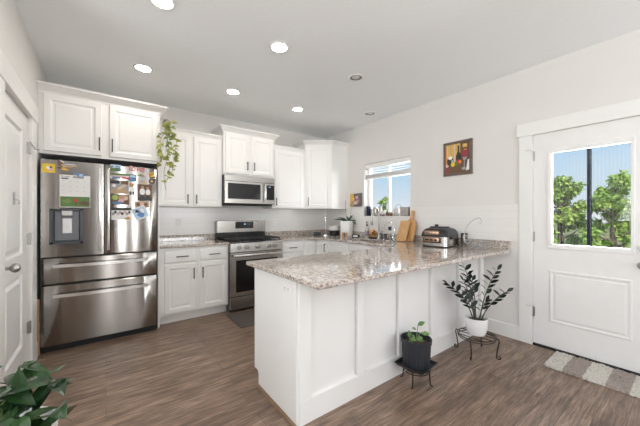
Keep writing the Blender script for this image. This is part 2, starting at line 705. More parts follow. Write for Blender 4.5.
def tag(o, label, cat, group=None, kind=None):
    o['label'] = label
    o['category'] = cat
    if group:
        o['group'] = group
    if kind:
        o['kind'] = kind
    return o


def struct(o, label=None, cat=None):
    o['kind'] = 'structure'
    if label:
        o['label'] = label
        o['category'] = cat
    return o


def B(*a, **k):
    return MB().box(*a, **k)


def arc(cx, cy, r, a0, a1, n):
    return [(cx + r * math.cos(math.radians(lerp(a0, a1, i / n))), cy + r * math.sin(math.radians(lerp(a0, a1, i / n)))) for i in range(n + 1)]


# ------------------------------------------------------------------ the room
XL, XR, YB, YF, ZC = -0.50, 3.34, 4.26, -4.10, 2.72
WT = 0.15
XW = -4.50
struct(B(XW - 0.15, XR + WT, YF - 0.15, YB + 0.15, -0.1, 0).build('floor', M_FLOOR), 'brown wood plank floor of the kitchen', 'floor')
struct(B(XW - 0.15, XR + WT, YF - 0.15, YB + 0.15, ZC, ZC + 0.12).build('ceiling', M_CEIL), 'flat pale grey ceiling with recessed lights', 'ceiling')
struct(B(XL - 0.15, XR + WT, YB, YB + 0.15, 0, ZC).build('wall_back', M_WALL), 'warm white back wall behind the range', 'wall')


def wall_with_holes(name, F, w, h, t, holes, m):
    """wall in frame F, thickness t behind (c from -t to 0), holes (a0,a1,b0,b1) not overlapping in a"""
    mb = MB()
    a = 0
    for (a0, a1, b0, b1) in sorted(holes):
        if a0 > a:
            mb.fbox(F, a, a0, 0, h, -t, 0)
        if b0 > 0:
            mb.fbox(F, a0, a1, 0, b0, -t, 0)
        if b1 < h:
            mb.fbox(F, a0, a1, b1, h, -t, 0)
        a = a1
    if a < w:
        mb.fbox(F, a, w, 0, h, -t, 0)
    return mb.build(name, m)


FR = front_x(XR, YB)                               # a = YB - y
WIN = (2.374, 3.244, 1.252, 2.08)                  # sink window y0,y1,z0,z1
DOORY = (0.19, 0.972)                              # exterior door slab
struct(wall_with_holes('wall_right', FR, YB - YF, ZC, WT,
                       [(YB - WIN[1], YB - WIN[0], WIN[2], WIN[3]), (YB - DOORY[1] - 0.012, YB - DOORY[0] + 0.012, 0, 2.045)], M_WALL),
       'warm white right wall with the sink window and the outside door', 'wall')
YS = 2.29                                          # the pantry wall ends here; living room side opened up for added side light
FL = right_of(XL, YS)                              # a = y - YS
PD = (2.50, 3.28)                                  # pantry door y range
struct(wall_with_holes('wall_left', FL, YB - YS, ZC, 0.12, [(PD[0] - YS, PD[1] - YS, 0, 2.055)], M_WALL), 'white left wall with the pantry door', 'wall')
FFr = Frame((XR, YF, 0), (-1, 0, 0), (0, 0, 1), (0, 1, 0))
struct(wall_with_holes('wall_front', FFr, XR - XW, ZC, 0.12, [(0.05, 1.83, 0.35, 2.5), (2.38, 2.58, 0.35, 2.5), (3.08, 3.36, 0.35, 2.5)], mat('reflection_brown', (0.13, 0.10, 0.085), 0.8)), 'wall behind the camera, made dark brown for refrigerator reflections, with three added windows', 'wall')  # unseen wall coloured dark brown to shape the refrigerator's reflections
struct(wall_with_holes('wall_living', right_of(XW, YF), YS - YF, ZC, 0.12, [(1.05, 5.35, 0.35, 2.5)], M_WALL), 'white living room wall with an added wide window for side light', 'wall')
struct(B(XW, XL - 0.12, YS, YS + 0.12, 0, ZC).build('wall_pantry_side', M_WALL), 'white living room wall beside the pantry', 'wall')
struct(B(XL - 0.95, XL - 0.12, 2.43, 3.40, 0.0, 2.3).build('wall_pantry', M_DARK), 'dark inside of the pantry behind its closed door', 'wall')

# unseen windows added behind the camera and in the living room for light and reflections
for nm, lab, Fw, a0, a1, mull in (('added_window_2', 'white framed window added behind the camera for light and reflections', FFr, 0.05, 1.83, (0.92,)), ('added_window_3', 'narrow white framed window added behind the camera for a reflection streak', FFr, 3.08, 3.36, ()), ('added_window_5', 'very narrow white framed window added behind the camera for a reflection streak', FFr, 2.38, 2.58, ()), ('added_window_4', 'wide white framed living room window added for side light', right_of(XW, YF), 1.05, 5.35, (2.48, 3.91))):
    t = thing(nm, lab, 'window', Fw.p(a0, 0.35, 0), kind='structure')
    mb = MB()
    for q in ((a0, a1, 0.35, 0.39), (a0, a1, 2.46, 2.50), (a0, a0 + 0.04, 0.35, 2.5), (a1 - 0.04, a1, 0.35, 2.5)) + tuple((m - 0.025, m + 0.025, 0.39, 2.46) for m in mull):
        mb.fbox(Fw, *q, -0.11, -0.06)
    mb.build('window_frame', M_TRIM, t)

# tile on both walls
struct(B(0.487, XR, YB - 0.008, YB, 0.995, 1.378).build('wall_tile_back', M_TILEX), 'white subway tile on the back wall above the granite strip', 'tile')
mb = MB()
mb.box(XR - 0.008, XR, 1.085, WIN[0], 0.995, 1.378)
mb.box(XR - 0.008, XR, WIN[0], WIN[1], 0.995, WIN[2])
mb.box(XR - 0.008, XR, WIN[1], YB - 0.008, 0.995, 1.378)
struct(mb.build('wall_tile_right', M_TILEY), 'white subway tile on the right wall below the sink window', 'tile')

# baseboards
def baseboard(name, F, a0, a1, lab):
    struct(MB().fprism(Frame(F.p(a0, 0), F.n, F.v, F.u), [(0, 0), (0.014, 0), (0.014, 0.13), (0.008, 0.14), (0, 0.14)], 0, a1 - a0).build(name, M_TRIM), lab, 'baseboard')


baseboard('baseboard_right', FR, YB - 1.428, YB - 1.083, 'white baseboard between the peninsula and the outside door casing')
baseboard('baseboard_left', FL, 3.475 - YS, 3.54 - YS, 'white baseboard stub beside the refrigerator')

# exterior door casing
CX = XR - 0.018
mb = MB()
mb.box(CX, XR, DOORY[1], 1.083, 0, 2.045, 0.002)
struct(mb.build('trim_1', M_TRIM), 'white flat side casing on the hinge side of the outside door', 'door casing')
mb = MB()
mb.box(CX, XR, 0.07, DOORY[0], 0, 2.045, 0.002)
struct(mb.build('trim_2', M_TRIM), 'white side casing on the knob side of the outside door', 'door casing')
mb = MB()
mb.box(XR - 0.024, XR, 0.045, 1.102, 2.045, 2.172, 0.002)
struct(mb.build('trim_3', M_TRIM), 'white wide head casing over the outside door', 'door casing')
mb = MB()
mb.box(XR + 0.012, XR + WT, DOORY[1] - 0.002, DOORY[1] + 0.012, 0, 2.045)
mb.box(XR + 0.012, XR + WT, DOORY[0] - 0.012, DOORY[0] + 0.002, 0, 2.045)
mb.box(XR + 0.012, XR + WT, DOORY[0], DOORY[1], 2.031, 2.045)
struct(mb.build('trim_4', M_TRIM), 'white jamb lining around the outside door opening', 'door jamb')
struct(B(XR - 0.01, XR + WT + 0.03, DOORY[0] - 0.012, DOORY[1] + 0.012, 0.0, 0.014).build('trim_5', M_DARK), 'dark metal threshold under the outside door', 'threshold')

# exterior door: a = DOORY[1] - y
d1 = thing('door_1', 'white half glazed outside door with one lower panel', 'door', (XR, DOORY[1], 0), kind='structure')
DX = XR + 0.004
FD = front_x(DX, DOORY[1] - 0.003, 0.022)
DW, DH = DOORY[1] - DOORY[0] - 0.006, 2.008
ga0, ga1, gb0, gb1 = 0.110, 0.671, 0.928, 1.868        # glazing frame outer (a, z - .022)
ia0, ia1, ib0, ib1 = 0.139, 0.653, 0.965, 1.832        # glass opening
mb = MB()
th = 0.044
for a0, a1, b0, b1 in ((0, ia0, 0, DH), (ia1, DW, 0, DH), (ia0, ia1, 0, ib0), (ia0, ia1, ib1, DH)):
    mb.fbox(FD, a0, a1, b0, b1, -th, 0)
mb.build('door_slab', M_DOOR, d1)
mb = MB()
mb.panel(FD.sub(0.124, 0.235), 0.535, 0.49, [(0, 0.0), (0.006, 0.006), (0.016, 0.007), (0.026, 0.002), (0.036, 0.002), (0.046, 0.007), (0.052, 0.007)])
mb.build('raised_panel', M_DOOR, d1)
mb = MB()
for a0, a1, b0, b1 in ((ga0, ga1, gb0, ib0), (ga0, ga1, ib1, gb1), (ga0, ia0, ib0, ib1), (ia1, ga1, ib0, ib1)):
    mb.fbox(FD, a0, a1, b0, b1, 0, 0.011, 0.003)
for a0, a1, b0, b1 in ((ia0, ia1, ib0, ib0 + 0.006), (ia0, ia1, ib1 - 0.006, ib1), (ia0, ia0 + 0.006, ib0, ib1), (ia1 - 0.006, ia1, ib0, ib1)):
    mb.fbox(FD, a0, a1, b0, b1, -0.03, 0.004)
gf = mb.build('glazing_frame', M_TRIM, d1)
MB().fbox(FD, ia0, ia1, ib0, ib1, -0.024, -0.020).build('glass', M_GLASS, gf)
mb = MB()
k = 0
a = ia0 + 0.012
while a < ia1 - 0.006:
    mb.fbox(FD, a - 0.0005, a + 0.0005, ib0 + 0.006, ib1 - 0.006, -0.0195, -0.0188)
    a += 0.0232
mb.build('glass_lines', mat('pale_line', (0.40, 0.43, 0.46), 0.8, spec=0.1, vary=0), gf)
for z in (0.275, 1.005, 1.79):
    mb = MB()
    mb.cyl((XR - 0.006, DOORY[1] + 0.001, z), (XR - 0.006, DOORY[1] + 0.001, z + 0.10), 0.0075, seg=10)
    mb.box(XR - 0.003, XR + 0.002, DOORY[1] - 0.016, DOORY[1] + 0.016, z + 0.005, z + 0.095)
    hg = mb.build('hinge', M_NICKEL, d1, 40)
    if z != 1.005:
        MB().tube([(XR - 0.006, DOORY[1] + 0.001, z + 0.105), (XR - 0.03, DOORY[1] + 0.02, z + 0.108), (XR - 0.045, DOORY[1] + 0.045, z + 0.108)], 0.004).build('hinge_stop', M_CHROME, hg, 40)
ky = DOORY[0] + 0.068
mb = MB()
mb.cyl((DX, ky, 1.0), (DX - 0.012, ky, 1.0), 0.030, 0.028, 20)
mb.box(DX - 0.03, DX - 0.012, ky - 0.004, ky + 0.004, 0.982, 1.018, 0.002)
mb.build('deadbolt', M_NICKEL, d1, 40)
mb = MB()
mb.cyl((DX, ky, 0.87), (DX - 0.008, ky, 0.87), 0.031, 0.029, 20)
mb.cyl((DX - 0.008, ky, 0.87), (DX - 0.035, ky, 0.87), 0.012, 0.014, 14)
mb.ball((DX - 0.052, ky, 0.87), 0.022, 0.027, 0.027)
mb.build('knob', M_NICKEL, d1, 50)

# pantry door (left wall), casing
d2 = thing('door_2', 'white two panel pantry door with a satin knob', 'door', (XL, PD[0], 0), kind='structure')
FP = right_of(XL - 0.012, PD[0] + 0.003, 0.012)
pw, ph = PD[1] - PD[0] - 0.006, 2.038
pa0, pa1 = 0.135, 0.615
mb = MB()
rows = [(0.245, 0.805), (0.955, 1.90)]
mb.fbox(FP, 0, pa0, 0, ph, -0.035, 0)
mb.fbox(FP, pa1, pw, 0, ph, -0.035, 0)
mb.fbox(FP, pa0, pa1, 0, rows[0][0], -0.035, 0)
mb.fbox(FP, pa0, pa1, rows[0][1], rows[1][0], -0.035, 0)
mb.fbox(FP, pa0, pa1, rows[1][1], ph, -0.035, 0)
mb.build('door_slab', M_DOOR, d2)
for b0, b1 in rows:
    mb = MB()
    mb.panel(FP.sub(pa0, b0), pa1 - pa0, b1 - b0, [(0, 0), (0.004, -0.004), (0.014, -0.015), (0.032, -0.015), (0.060, -0.004), (0.065, -0.004)], False)
    mb.build('recessed_panel', M_DOOR, d2)
ky = PD[0] + 0.085
mb = MB()
x0 = XL - 0.012
mb.cyl((x0, ky, 0.93), (x0 + 0.008, ky, 0.93), 0.033, 0.030, 20)
mb.cyl((x0 + 0.008, ky, 0.93), (x0 + 0.035, ky, 0.93), 0.011, 0.013, 14)
mb.ball((x0 + 0.055, ky, 0.93), 0.026, 0.030, 0.030)
mb.build('knob', M_NICKEL, d2, 50)
for z in (0.30, 1.02, 1.76):
    mb = MB()
    mb.cyl((XL + 0.004, PD[1] + 0.002, z), (XL + 0.004, PD[1] + 0.002, z + 0.10), 0.0075, seg=10)
    mb.box(XL - 0.012, XL + 0.002, PD[1] - 0.018, PD[1] + 0.016, z + 0.005, z + 0.095)
    hg = mb.build('hinge', M_NICKEL, d2, 40)
    if z > 1.5:
        MB().tube([(XL + 0.004, PD[1] + 0.002, z + 0.105), (XL + 0.035, PD[1] + 0.01, z + 0.045), (XL + 0.06, PD[1] + 0.012, z + 0.045)], 0.0045).build('hinge_stop', M_NICKEL, hg, 40)
mb = MB()
hy = PD[0] + 0.37
mb.box(XL - 0.013, XL - 0.006, hy - 0.010, hy + 0.010, 1.335, 1.425, 0.002)
mb.tube([(XL - 0.008, hy, 1.375), (XL + 0.010, hy, 1.365), (XL + 0.014, hy, 1.35), (XL + 0.006, hy, 1.342)], 0.004)
mb.build('hook', M_NICKEL, d2, 40)
struct(B(XL, XL + 0.018, PD[1] + 0.008, 3.473, 0, 2.062, 0.002).build('trim_6', M_TRIM), 'white side casing of the pantry door beside the refrigerator', 'door casing')
struct(B(XL, XL + 0.018, 2.33, PD[0] - 0.006, 0, 2.062, 0.002).build('trim_7', M_TRIM), 'white side casing of the pantry door on its knob side', 'door casing')
struct(B(XL, XL + 0.024, 2.30, 3.52, 2.062, 2.205, 0.002).build('trim_8', M_TRIM), 'white head casing over the pantry door', 'door casing')

# sink window
w1 = thing('window_1', 'white sliding window above the kitchen sink', 'window', (XR + 0.1, (WIN[0] + WIN[1]) / 2, WIN[2]), kind='structure')
FX = XR + 0.085
mb = MB()
y0, y1, z0, z1 = WIN
for a in ((y0, y1, z0, z0 + 0.04), (y0, y1, z1 - 0.04, z1), (y0, y0 + 0.045, z0, z1), (y1 - 0.045, y1, z0, z1)):
    mb.box(FX, FX + 0.06, a[0], a[1], a[2], a[3], 0.002)
mb.build('window_frame', M_PLASTIC, w1)
mb = MB()
mb.box(FX + 0.005, FX + 0.045, 2.805, 2.838, z0 + 0.04, z1 - 0.04, 0.002)
mb.build('meeting_stile', M_PLASTIC, w1)
MB().box(FX + 0.03, FX + 0.034, y0 + 0.045, y1 - 0.045, z0 + 0.04, z1 - 0.04).build('glass', M_GLASS, w1)
struct(B(XR - 0.006, FX, y0 - 0.004, y1 + 0.004, z0 - 0.014, z0, 0.002).build('trim_9', M_TRIM), 'white window sill under the sink window', 'window sill')

# ------------------------------------------------------------------ outside
struct(B(XR + 0.2, 90, -70, 90, -0.60, -0.55).build('ground', M_GROUND), 'dry green ground outside the windows', 'ground')
t = tag(B(4.975, 5.015, 0.825, 0.865, -0.55, 3.1, 0.004).build('porch_post', mat('dark_post', (0.006, 0.009, 0.014), 0.9, spec=0.05, vary=0)), 'dark vertical porch post outside the door glass', 'post')


def tree(loc, H, R, label, leafm, seed, n=2600, z0=0.25, ls=0.12):
    rr = random.Random(seed)
    t = thing('tree', label, 'tree', loc, group='trees outside the windows')
    x, y, z = loc
    mb = MB()
    mb.tube([(x, y, z), (x + 0.05, y, z + H * 0.3), (x - 0.03, y + 0.05, z + H * 0.6), (x, y, z + H * 0.92)], [0.09, 0.07, 0.04, 0.01])
    for k in range(14):
        h = lerp(0.25, 0.8, k / 13) * H
        a = k * 2.4
        l = R * 0.8 * (1 - abs(h / H - 0.45))
        mb.tube([(x, y, z + h), (x + math.cos(a) * l * 0.5, y + math.sin(a) * l * 0.5, z + h + 0.18 * l), (x + math.cos(a) * l, y + math.sin(a) * l, z + h + 0.5 * l)], [0.03, 0.02, 0.006], 6)
    mb.build('trunk', M_BARK, t, 40)
    mb = MB()
    cl = []
    for k in range(64):
        h = rr.uniform(z0, 1.0)
        w_ = R * math.sqrt(max(0.03, 1 - (2 * (h - z0) / (1 - z0) - 0.9) ** 2 * 0.82))
        a, q = rr.uniform(0, 2 * PI), math.sqrt(rr.random())
        cl.append((Vector((x + math.cos(a) * w_ * q, y + math.sin(a) * w_ * q, z + h * H)), rr.uniform(0.16, 0.34) * R))
    for k in range(n):
        c, r = cl[k % len(cl)]
        d = Vector((rr.gauss(0, 1), rr.gauss(0, 1), rr.gauss(0, 0.9)))
        p = c + d.normalized() * r * rr.random() ** 0.4
        mb.leaf(p, Vector((rr.gauss(0, 1), rr.gauss(0, 1), rr.gauss(-0.3, 0.6))), Vector((rr.gauss(0, .6), rr.gauss(0, .6), 1)), ls * rr.uniform(0.7, 1.3), ls * 0.6, 0.2, 0.15, 'oval', 5)
    mb.build('foliage', leafm, t, recalc=False)
    return t


LF1 = mat_leaf('tree_leaf_bright', (0.19, 0.32, 0.055), (0.38, 0.49, 0.12), 0.5, 1.2)
LF2 = mat_leaf('tree_leaf_deep', (0.17, 0.30, 0.05), (0.35, 0.46, 0.11), 0.5, 1.2)
tree((8.7, 1.95, -0.55), 2.72, 0.50, 'leafy young tree outside the left half of the door glass', LF1, 3, 9000, 0.04, 0.085)
tree((8.1, 0.98, -0.55), 2.55, 0.52, 'broader leafy tree outside the right half of the door glass', LF2, 5, 9000, 0.04, 0.085)
tree((7.0, 5.95, -0.55), 2.45, 0.22, 'slim small tree seen through the sink window', LF1, 9, 700, 0.3, 0.10)

# ------------------------------------------------------------------ cabinets
def cab_door(F, a0, a1, b0, b1, parent, name='door', hand=None, fr=0.055, t=0.02):
    F2 = F.sub(a0, b0)
    mb = MB()
    mb.panel(F2, a1 - a0, b1 - b0, [(0, 0), (0, t - 0.004), (0.004, t), (fr - 0.006, t), (fr, t - 0.004), (fr + 0.006, t - 0.008), (fr + 0.022, t - 0.009), (fr + 0.03, t - 0.006), (fr + 0.034, t - 0.006)])
    d = mb.build(name, M_CAB, parent)
    if hand:
        bar_handle(F, hand, d, t)
    return d


def drawer_front(F, a0, a1, b0, b1, parent, hand=None, t=0.02):
    mb = MB()
    mb.panel(F.sub(a0, b0), a1 - a0, b1 - b0, [(0, 0), (0, t - 0.006), (0.006, t - 0.001), (0.014, t), (0.02, t)])
    d = mb.build('drawer', M_CAB, parent)
    if hand:
        bar_handle(F, hand, d, t)
    return d


def bar_handle(F, hand, parent, t):
    (a, b, ln, vert) = hand
    mb = MB()
    h = ln / 2
    if vert:
        mb.fbox(F, a - 0.005, a + 0.005, b - h, b + h, t + 0.022, t + 0.032, 0.002)
        for s_ in (-1, 1):
            mb.fbox(F, a - 0.004, a + 0.004, b + s_ * (h - 0.016) - 0.004, b + s_ * (h - 0.016) + 0.004, t, t + 0.024)
    else:
        mb.fbox(F, a - h, a + h, b - 0.005, b + 0.005, t + 0.022, t + 0.032, 0.002)
        for s_ in (-1, 1):
            mb.fbox(F, a + s_ * (h - 0.016) - 0.004, a + s_ * (h - 0.016) + 0.004, b - 0.004, b + 0.004, t, t + 0.024)
    mb.build('handle', M_BLACK, parent)


def crown_prof(z, h=0.07, o=0.045):
    return [(-0.01, z - 0.012), (0.008, z - 0.012), (0.010, z), (0.014, z + 0.010), (o * 0.55, z + h * 0.45), (o * 0.85, z + h * 0.72), (o, z + h * 0.80), (o, z + h), (-0.01, z + h)]


GW = 'white wall cabinets along the back wall'
# over the fridge
t = thing('wall_cabinet', 'deep white double door cabinet above the refrigerator', 'cabinet', (0, 3.95, 1.835), group=GW)
yf = 3.64
B(-0.498, 0.482, yf, YB - 0.002, 1.837, 2.41).build('body', M_CAB, t)
F = front_y(0, yf)
cab_door(F, -0.462, -0.034, 1.862, 2.390, t, hand=(-0.052, 1.975, 0.135, True))
cab_door(F, 0.029, 0.462, 1.862, 2.390, t, hand=(0.052, 1.975, 0.135, True))
MB().sweep([(-0.498, yf), (0.482, yf), (0.482, YB)], crown_prof(2.405, 0.07, 0.07)).build('crown_moulding', M_CAB, t)
t = tag(B(0.464, 0.484, 3.645, YB, 0, 1.836, 0.001).build('side_panel', M_CAB, origin=(0.474, 3.95, 0)), 'tall white end panel between the refrigerator and the left base cabinet', 'cabinet panel')

# left pair
yu = 3.93
t = thing('wall_cabinet', 'white double door wall cabinet behind the hanging ivy', 'cabinet', (0.88, 4.1, 1.372), group=GW)
B(0.486, 1.272, yu, YB, 1.372, 2.285).build('body', M_CAB, t)
F = front_y(0, yu)
cab_door(F, 0.500, 0.862, 1.385, 2.272, t, hand=(0.832, 1.47, 0.12, True))
cab_door(F, 0.905, 1.255, 1.385, 2.272, t, hand=(0.935, 1.47, 0.12, True))
MB().sweep([(0.486, yu), (1.272, yu)], crown_prof(2.285, 0.06, 0.04)).build('crown_moulding', M_CAB, t)
# above the microwave
ym = 3.875
t = thing('wall_cabinet', 'short raised white double door cabinet above the microwave', 'cabinet', (1.66, 4.07, 1.822), group=GW)
B(1.276, 2.036, ym, YB, 1.822, 2.40).build('body', M_CAB, t)
F = front_y(0, ym)
cab_door(F, 1.30, 1.632, 1.842, 2.388, t, hand=(1.605, 1.96, 0.12, True))
cab_door(F, 1.682, 2.016, 1.842, 2.388, t, hand=(1.708, 1.96, 0.12, True))
MB().sweep([(1.276, YB), (1.276, ym), (2.036, ym), (2.036, YB)], crown_prof(2.40, 0.075, 0.068)).build('crown_moulding', M_CAB, t)
# right single
t = thing('wall_cabinet', 'white single door wall cabinet just right of the microwave', 'cabinet', (2.34, 4.1, 1.372), group=GW)
B(2.040, 2.640, yu, YB, 1.372, 2.285).build('body', M_CAB, t)
F = front_y(0, yu)
cab_door(F, 2.065, 2.600, 1.385, 2.272, t, hand=(2.093, 1.47, 0.12, True))
MB().sweep([(2.040, yu), (2.640, yu)], crown_prof(2.285, 0.06, 0.04)).build('crown_moulding', M_CAB, t)
# corner
t = thing('wall_cabinet', 'tall white diagonal corner wall cabinet beside the sink window', 'cabinet', (3.05, 4.0, 1.372), group=GW)
cp = [(2.645, YB), (2.645, yu), (2.995, 3.65), (XR, 3.65), (XR, YB)]
MB().prism(cp, 1.372, 2.43).build('body', M_CAB, t)
dv = Vector((2.995 - 2.645, 3.65 - yu, 0))
dl = dv.length
dv.normalize()
F = Frame((2.645, yu, 0), dv, (0, 0, 1), (dv.y, -dv.x, 0))
cab_door(F, 0.028, dl - 0.018, 1.385, 2.415, t, hand=(0.058, 1.49, 0.14, True))
MB().sweep(cp[:4], crown_prof(2.43, 0.065, 0.065)).build('crown_moulding', M_CAB, t)

# base cabinets
GB = 'white base cabinets'
yb = 3.665


def carcass_y(x0, x1, t):
    mb = MB()
    mb.box(x0, x1, yb, YB - 0.002, 0.105, 0.884)
    mb.build('body', M_CAB, t)
    B(x0, x1, yb + 0.07, YB - 0.002, 0, 0.105).build('toe_kick', M_CAB, t)


t = thing('base_cabinet', 'white base cabinet with two doors and two drawers left of the range', 'cabinet', (0.88, 3.95, 0), group=GB)
carcass_y(0.486, 1.268, t)
F = front_y(0, yb)
cab_door(F, 0.532, 0.868, 0.128, 0.692, t, hand=(0.842, 0.57, 0.13, True))
cab_door(F, 0.918, 1.252, 0.128, 0.692, t, hand=(0.944, 0.57, 0.13, True))
drawer_front(F, 0.532, 0.868, 0.712, 0.850, t, (0.715, 0.781, 0.135, False))
drawer_front(F, 0.918, 1.252, 0.712, 0.850, t, (1.085, 0.781, 0.135, False))
t = thing('base_cabinet', 'narrow white drawer cabinet just right of the range', 'cabinet', (2.24, 3.95, 0), group=GB)
carcass_y(2.042, 2.43, t)
drawer_front(F, 2.065, 2.405, 0.712, 0.850, t, (2.23, 0.781, 0.135, False))
drawer_front(F, 2.065, 2.405, 0.44, 0.692, t, (2.23, 0.57, 0.135, False))
drawer_front(F, 2.065, 2.405, 0.128, 0.42, t, (2.23, 0.27, 0.135, False))
XF = 2.685
t = thing('base_cabinet', 'white corner base cabinet with a folding door', 'cabinet', (2.95, 3.9, 0), group=GB)
MB().prism([(2.432, YB - .015), (2.432, yb), (XF, yb), (XF, 3.35), (XR - .015, 3.35), (XR - .015, YB - .015)], 0.105, 0.884).build('body', M_CAB, t)
MB().prism([(2.432, YB - .015), (2.432, yb + 0.07), (XF + 0.07, yb + 0.07), (XF + 0.07, 3.35), (XR - .015, 3.35), (XR - .015, YB - .015)], 0, 0.105).build('toe_kick', M_CAB, t)
cab_door(F, 2.452, XF - 0.022, 0.128, 0.850, t)
FS = front_x(XF, yb)
cab_door(FS, 0.022, 0.292, 0.128, 0.850, t, hand=(0.262, 0.77, 0.13, True))
t = thing('base_cabinet', 'white sink base cabinet with plain fronts below the window', 'cabinet', (3.0, 2.7, 0), group=GB)
B(XF, XR, 2.06, 3.348, 0.105, 0.68).build('body', M_CAB, t)
B(XF, XF + 0.02, 2.06, 3.348, 0.68, 0.884).build('face_frame', M_CAB, t)
B(XF + 0.07, XR, 2.06, 3.348, 0, 0.105).build('toe_kick', M_CAB, t)
FS2 = front_x(XF, 3.348)
for a0, a1, hx in ((0.02, 0.44, 0.41), (0.46, 0.88, 0.49), (0.90, 1.27, 0.93)):
    cab_door(FS2, a0, a1, 0.128, 0.692, t, hand=(hx, 0.60, 0.13, True))
    drawer_front(FS2, a0, a1, 0.712, 0.850, t)

# peninsula
PX, PY0, PY1 = 0.90, 1.43, 2.02
t = thing('peninsula_cabinet', 'white panelled peninsula base facing the dining side', 'cabinet', (2.1, 1.72, 0), group=GB)
B(PX + 0.018, XR, PY0 + 0.06, PY1, 0.105, 0.884).build('body', M_CAB, t)
B(PX + 0.018, XR, PY0 + 0.02, PY1 - 0.07, 0, 0.105).build('toe_kick', M_CAB, t)
FE = Frame((PX, 0, 0), (0, 1, 0), (0, 0, 1), (1, 0, 0))
MB().fprism(FE, [(PY0, 0), (PY1 - 0.07, 0), (PY1 - 0.07, 0.095), (PY1 - 0.05, 0.115), (PY1, 0.115), (PY1, 0.884), (PY0, 0.884)], 0, 0.018).build('end_panel', M_CAB, t)
FBk = front_y(0, PY0 + 0.02)
mb = MB()
st = [(PX + 0.018, 1.003), (1.402, 1.462), (1.855, 1.915), (2.308, 2.368), (2.79, 2.85), (3.26, XR)]
for (_, a0), (a1, _) in zip(st, st[1:]):
    mb.fbox(FBk, a0 - 0.02, a1 - 0.009, 0.10, 0.87, -0.04, 0.004)
mb.build('back_panel', M_CAB, t)
for a0, a1 in st:
    MB().fbox(FBk, a0, a1, 0.145, 0.83, -0.04, 0.028, 0.001).build('batten', M_CAB, t)
MB().fbox(FBk, PX + 0.018, XR, 0, 0.145, -0.02, 0.028, 0.001).build('bottom_rail', M_CAB, t)
MB().fbox(FBk, PX + 0.018, XR, 0.83, 0.884, -0.02, 0.028, 0.001).build('top_rail', M_CAB, t)
mb = MB()
mb.loops([[(PX - 0.016 * math.cos(i * PI / 10), y, 0.019 * math.sin(i * PI / 10)) for i in range(6)] + [(PX, y, 0)] for y in (PY0 - 0.012, PY1 - 0.07)])
mb.build('shoe_moulding', M_SHOE, t, 30)

# ------------------------------------------------------------------ countertops
t = thing('countertop', 'short speckled granite countertop left of the range', 'countertop', (0.88, 3.95, 0.884))
MB().slab([(0.486, 3.625), (1.270, 3.625), (1.270, YB - 0.001), (0.486, YB - 0.001)], [], 0.885, 0.914).build('slab', M_GRANITE, t)
B(0.486, 1.270, YB - 0.022, YB, 0.9145, 0.995, 0.002).build('backsplash', M_GRANITE, t)
CF = 2.645
SK = (2.80, 3.15, 2.50, 3.20)
outer = [(2.040, 3.625)] + arc(CF - 0.20, 3.625 - 0.20, 0.20, 90, 0, 8) + [(CF, 2.09)] + arc(CF - 0.03, 2.085, 0.03, 0, -90, 3)
outer += [(0.848, 2.055), (0.848, 1.143)] + [(3.25, 1.143), (3.30, 1.155), (XR - 0.001, 1.19), (XR - 0.001, YB - 0.001), (2.040, YB - 0.001)]
# counter-clockwise order
outer = outer[::-1]


def area2(p):
    return sum(p[i - 1][0] * p[i][1] - p[i][0] * p[i - 1][1] for i in range(len(p)))


if area2(outer) < 0:
    outer = outer[::-1]
hole = arc(SK[1] - 0.06, SK[3] - 0.06, 0.06, 90, 0, 4) + arc(SK[1] - 0.06, SK[2] + 0.06, 0.06, 0, -90, 4) + arc(SK[0] + 0.1, SK[2] + 0.1, 0.1, -90, -180, 5) + arc(SK[0] + 0.1, SK[3] - 0.1, 0.1, 180, 90, 5)
if area2(hole) > 0:
    hole = hole[::-1]
t = thing('countertop', 'long speckled granite countertop with sink running onto the peninsula', 'countertop', (2.9, 2.6, 0.884))
MB().slab(outer, [hole], 0.885, 0.914).build('slab', M_GRANITE, t)
mb = MB()
mb.box(2.040, XR - 0.022, YB - 0.022, YB, 0.9145, 0.995, 0.002)
mb.box(XR - 0.022, XR, 1.165, YB - 0.001, 0.9145, 0.995, 0.002)
mb.build('backsplash', M_GRANITE, t)

# sink
t = thing('sink', 'undermount steel sink under the window', 'sink', (2.97, 2.85, 0.884))
hl = [Vector((x, y)) for x, y in hole]
cc = Vector(((SK[0] + SK[1]) / 2, (SK[2] + SK[3]) / 2))
mb = MB()
rg = []
for sc, z in ((1.03, 0.884), (1.01, 0.884), (0.99, 0.87), (0.95, 0.73), (0.85, 0.715)):
    rg.append([(cc.x + (p.x - cc.x) * sc, cc.y + (p.y - cc.y) * sc, z) for p in hl])
mb.loops(rg, True, False, True)
mb.build('basin', M_STEELH, t, 40)
mb = MB()
mb.cyl((cc.x, cc.y, 0.7155), (cc.x, cc.y, 0.719), 0.045, 0.042, 24)
mb.build('drain', M_CHROME, t, 40)

# ------------------------------------------------------------------ refrigerator
fr = thing('refrigerator', 'stainless steel french door refrigerator with two bottom drawers', 'refrigerator', (-0.015, 3.9, 0))
B(-0.474, 0.446, 3.635, 4.22, 0.02, 1.775, 0.004).build('body', mat('fridge_side', (0.03, 0.03, 0.032), 0.45), fr)
B(-0.47, 0.442, 3.60, 3.635, 0.0, 0.055).build('kick_grille', M_DARK, fr)
fy = 3.56


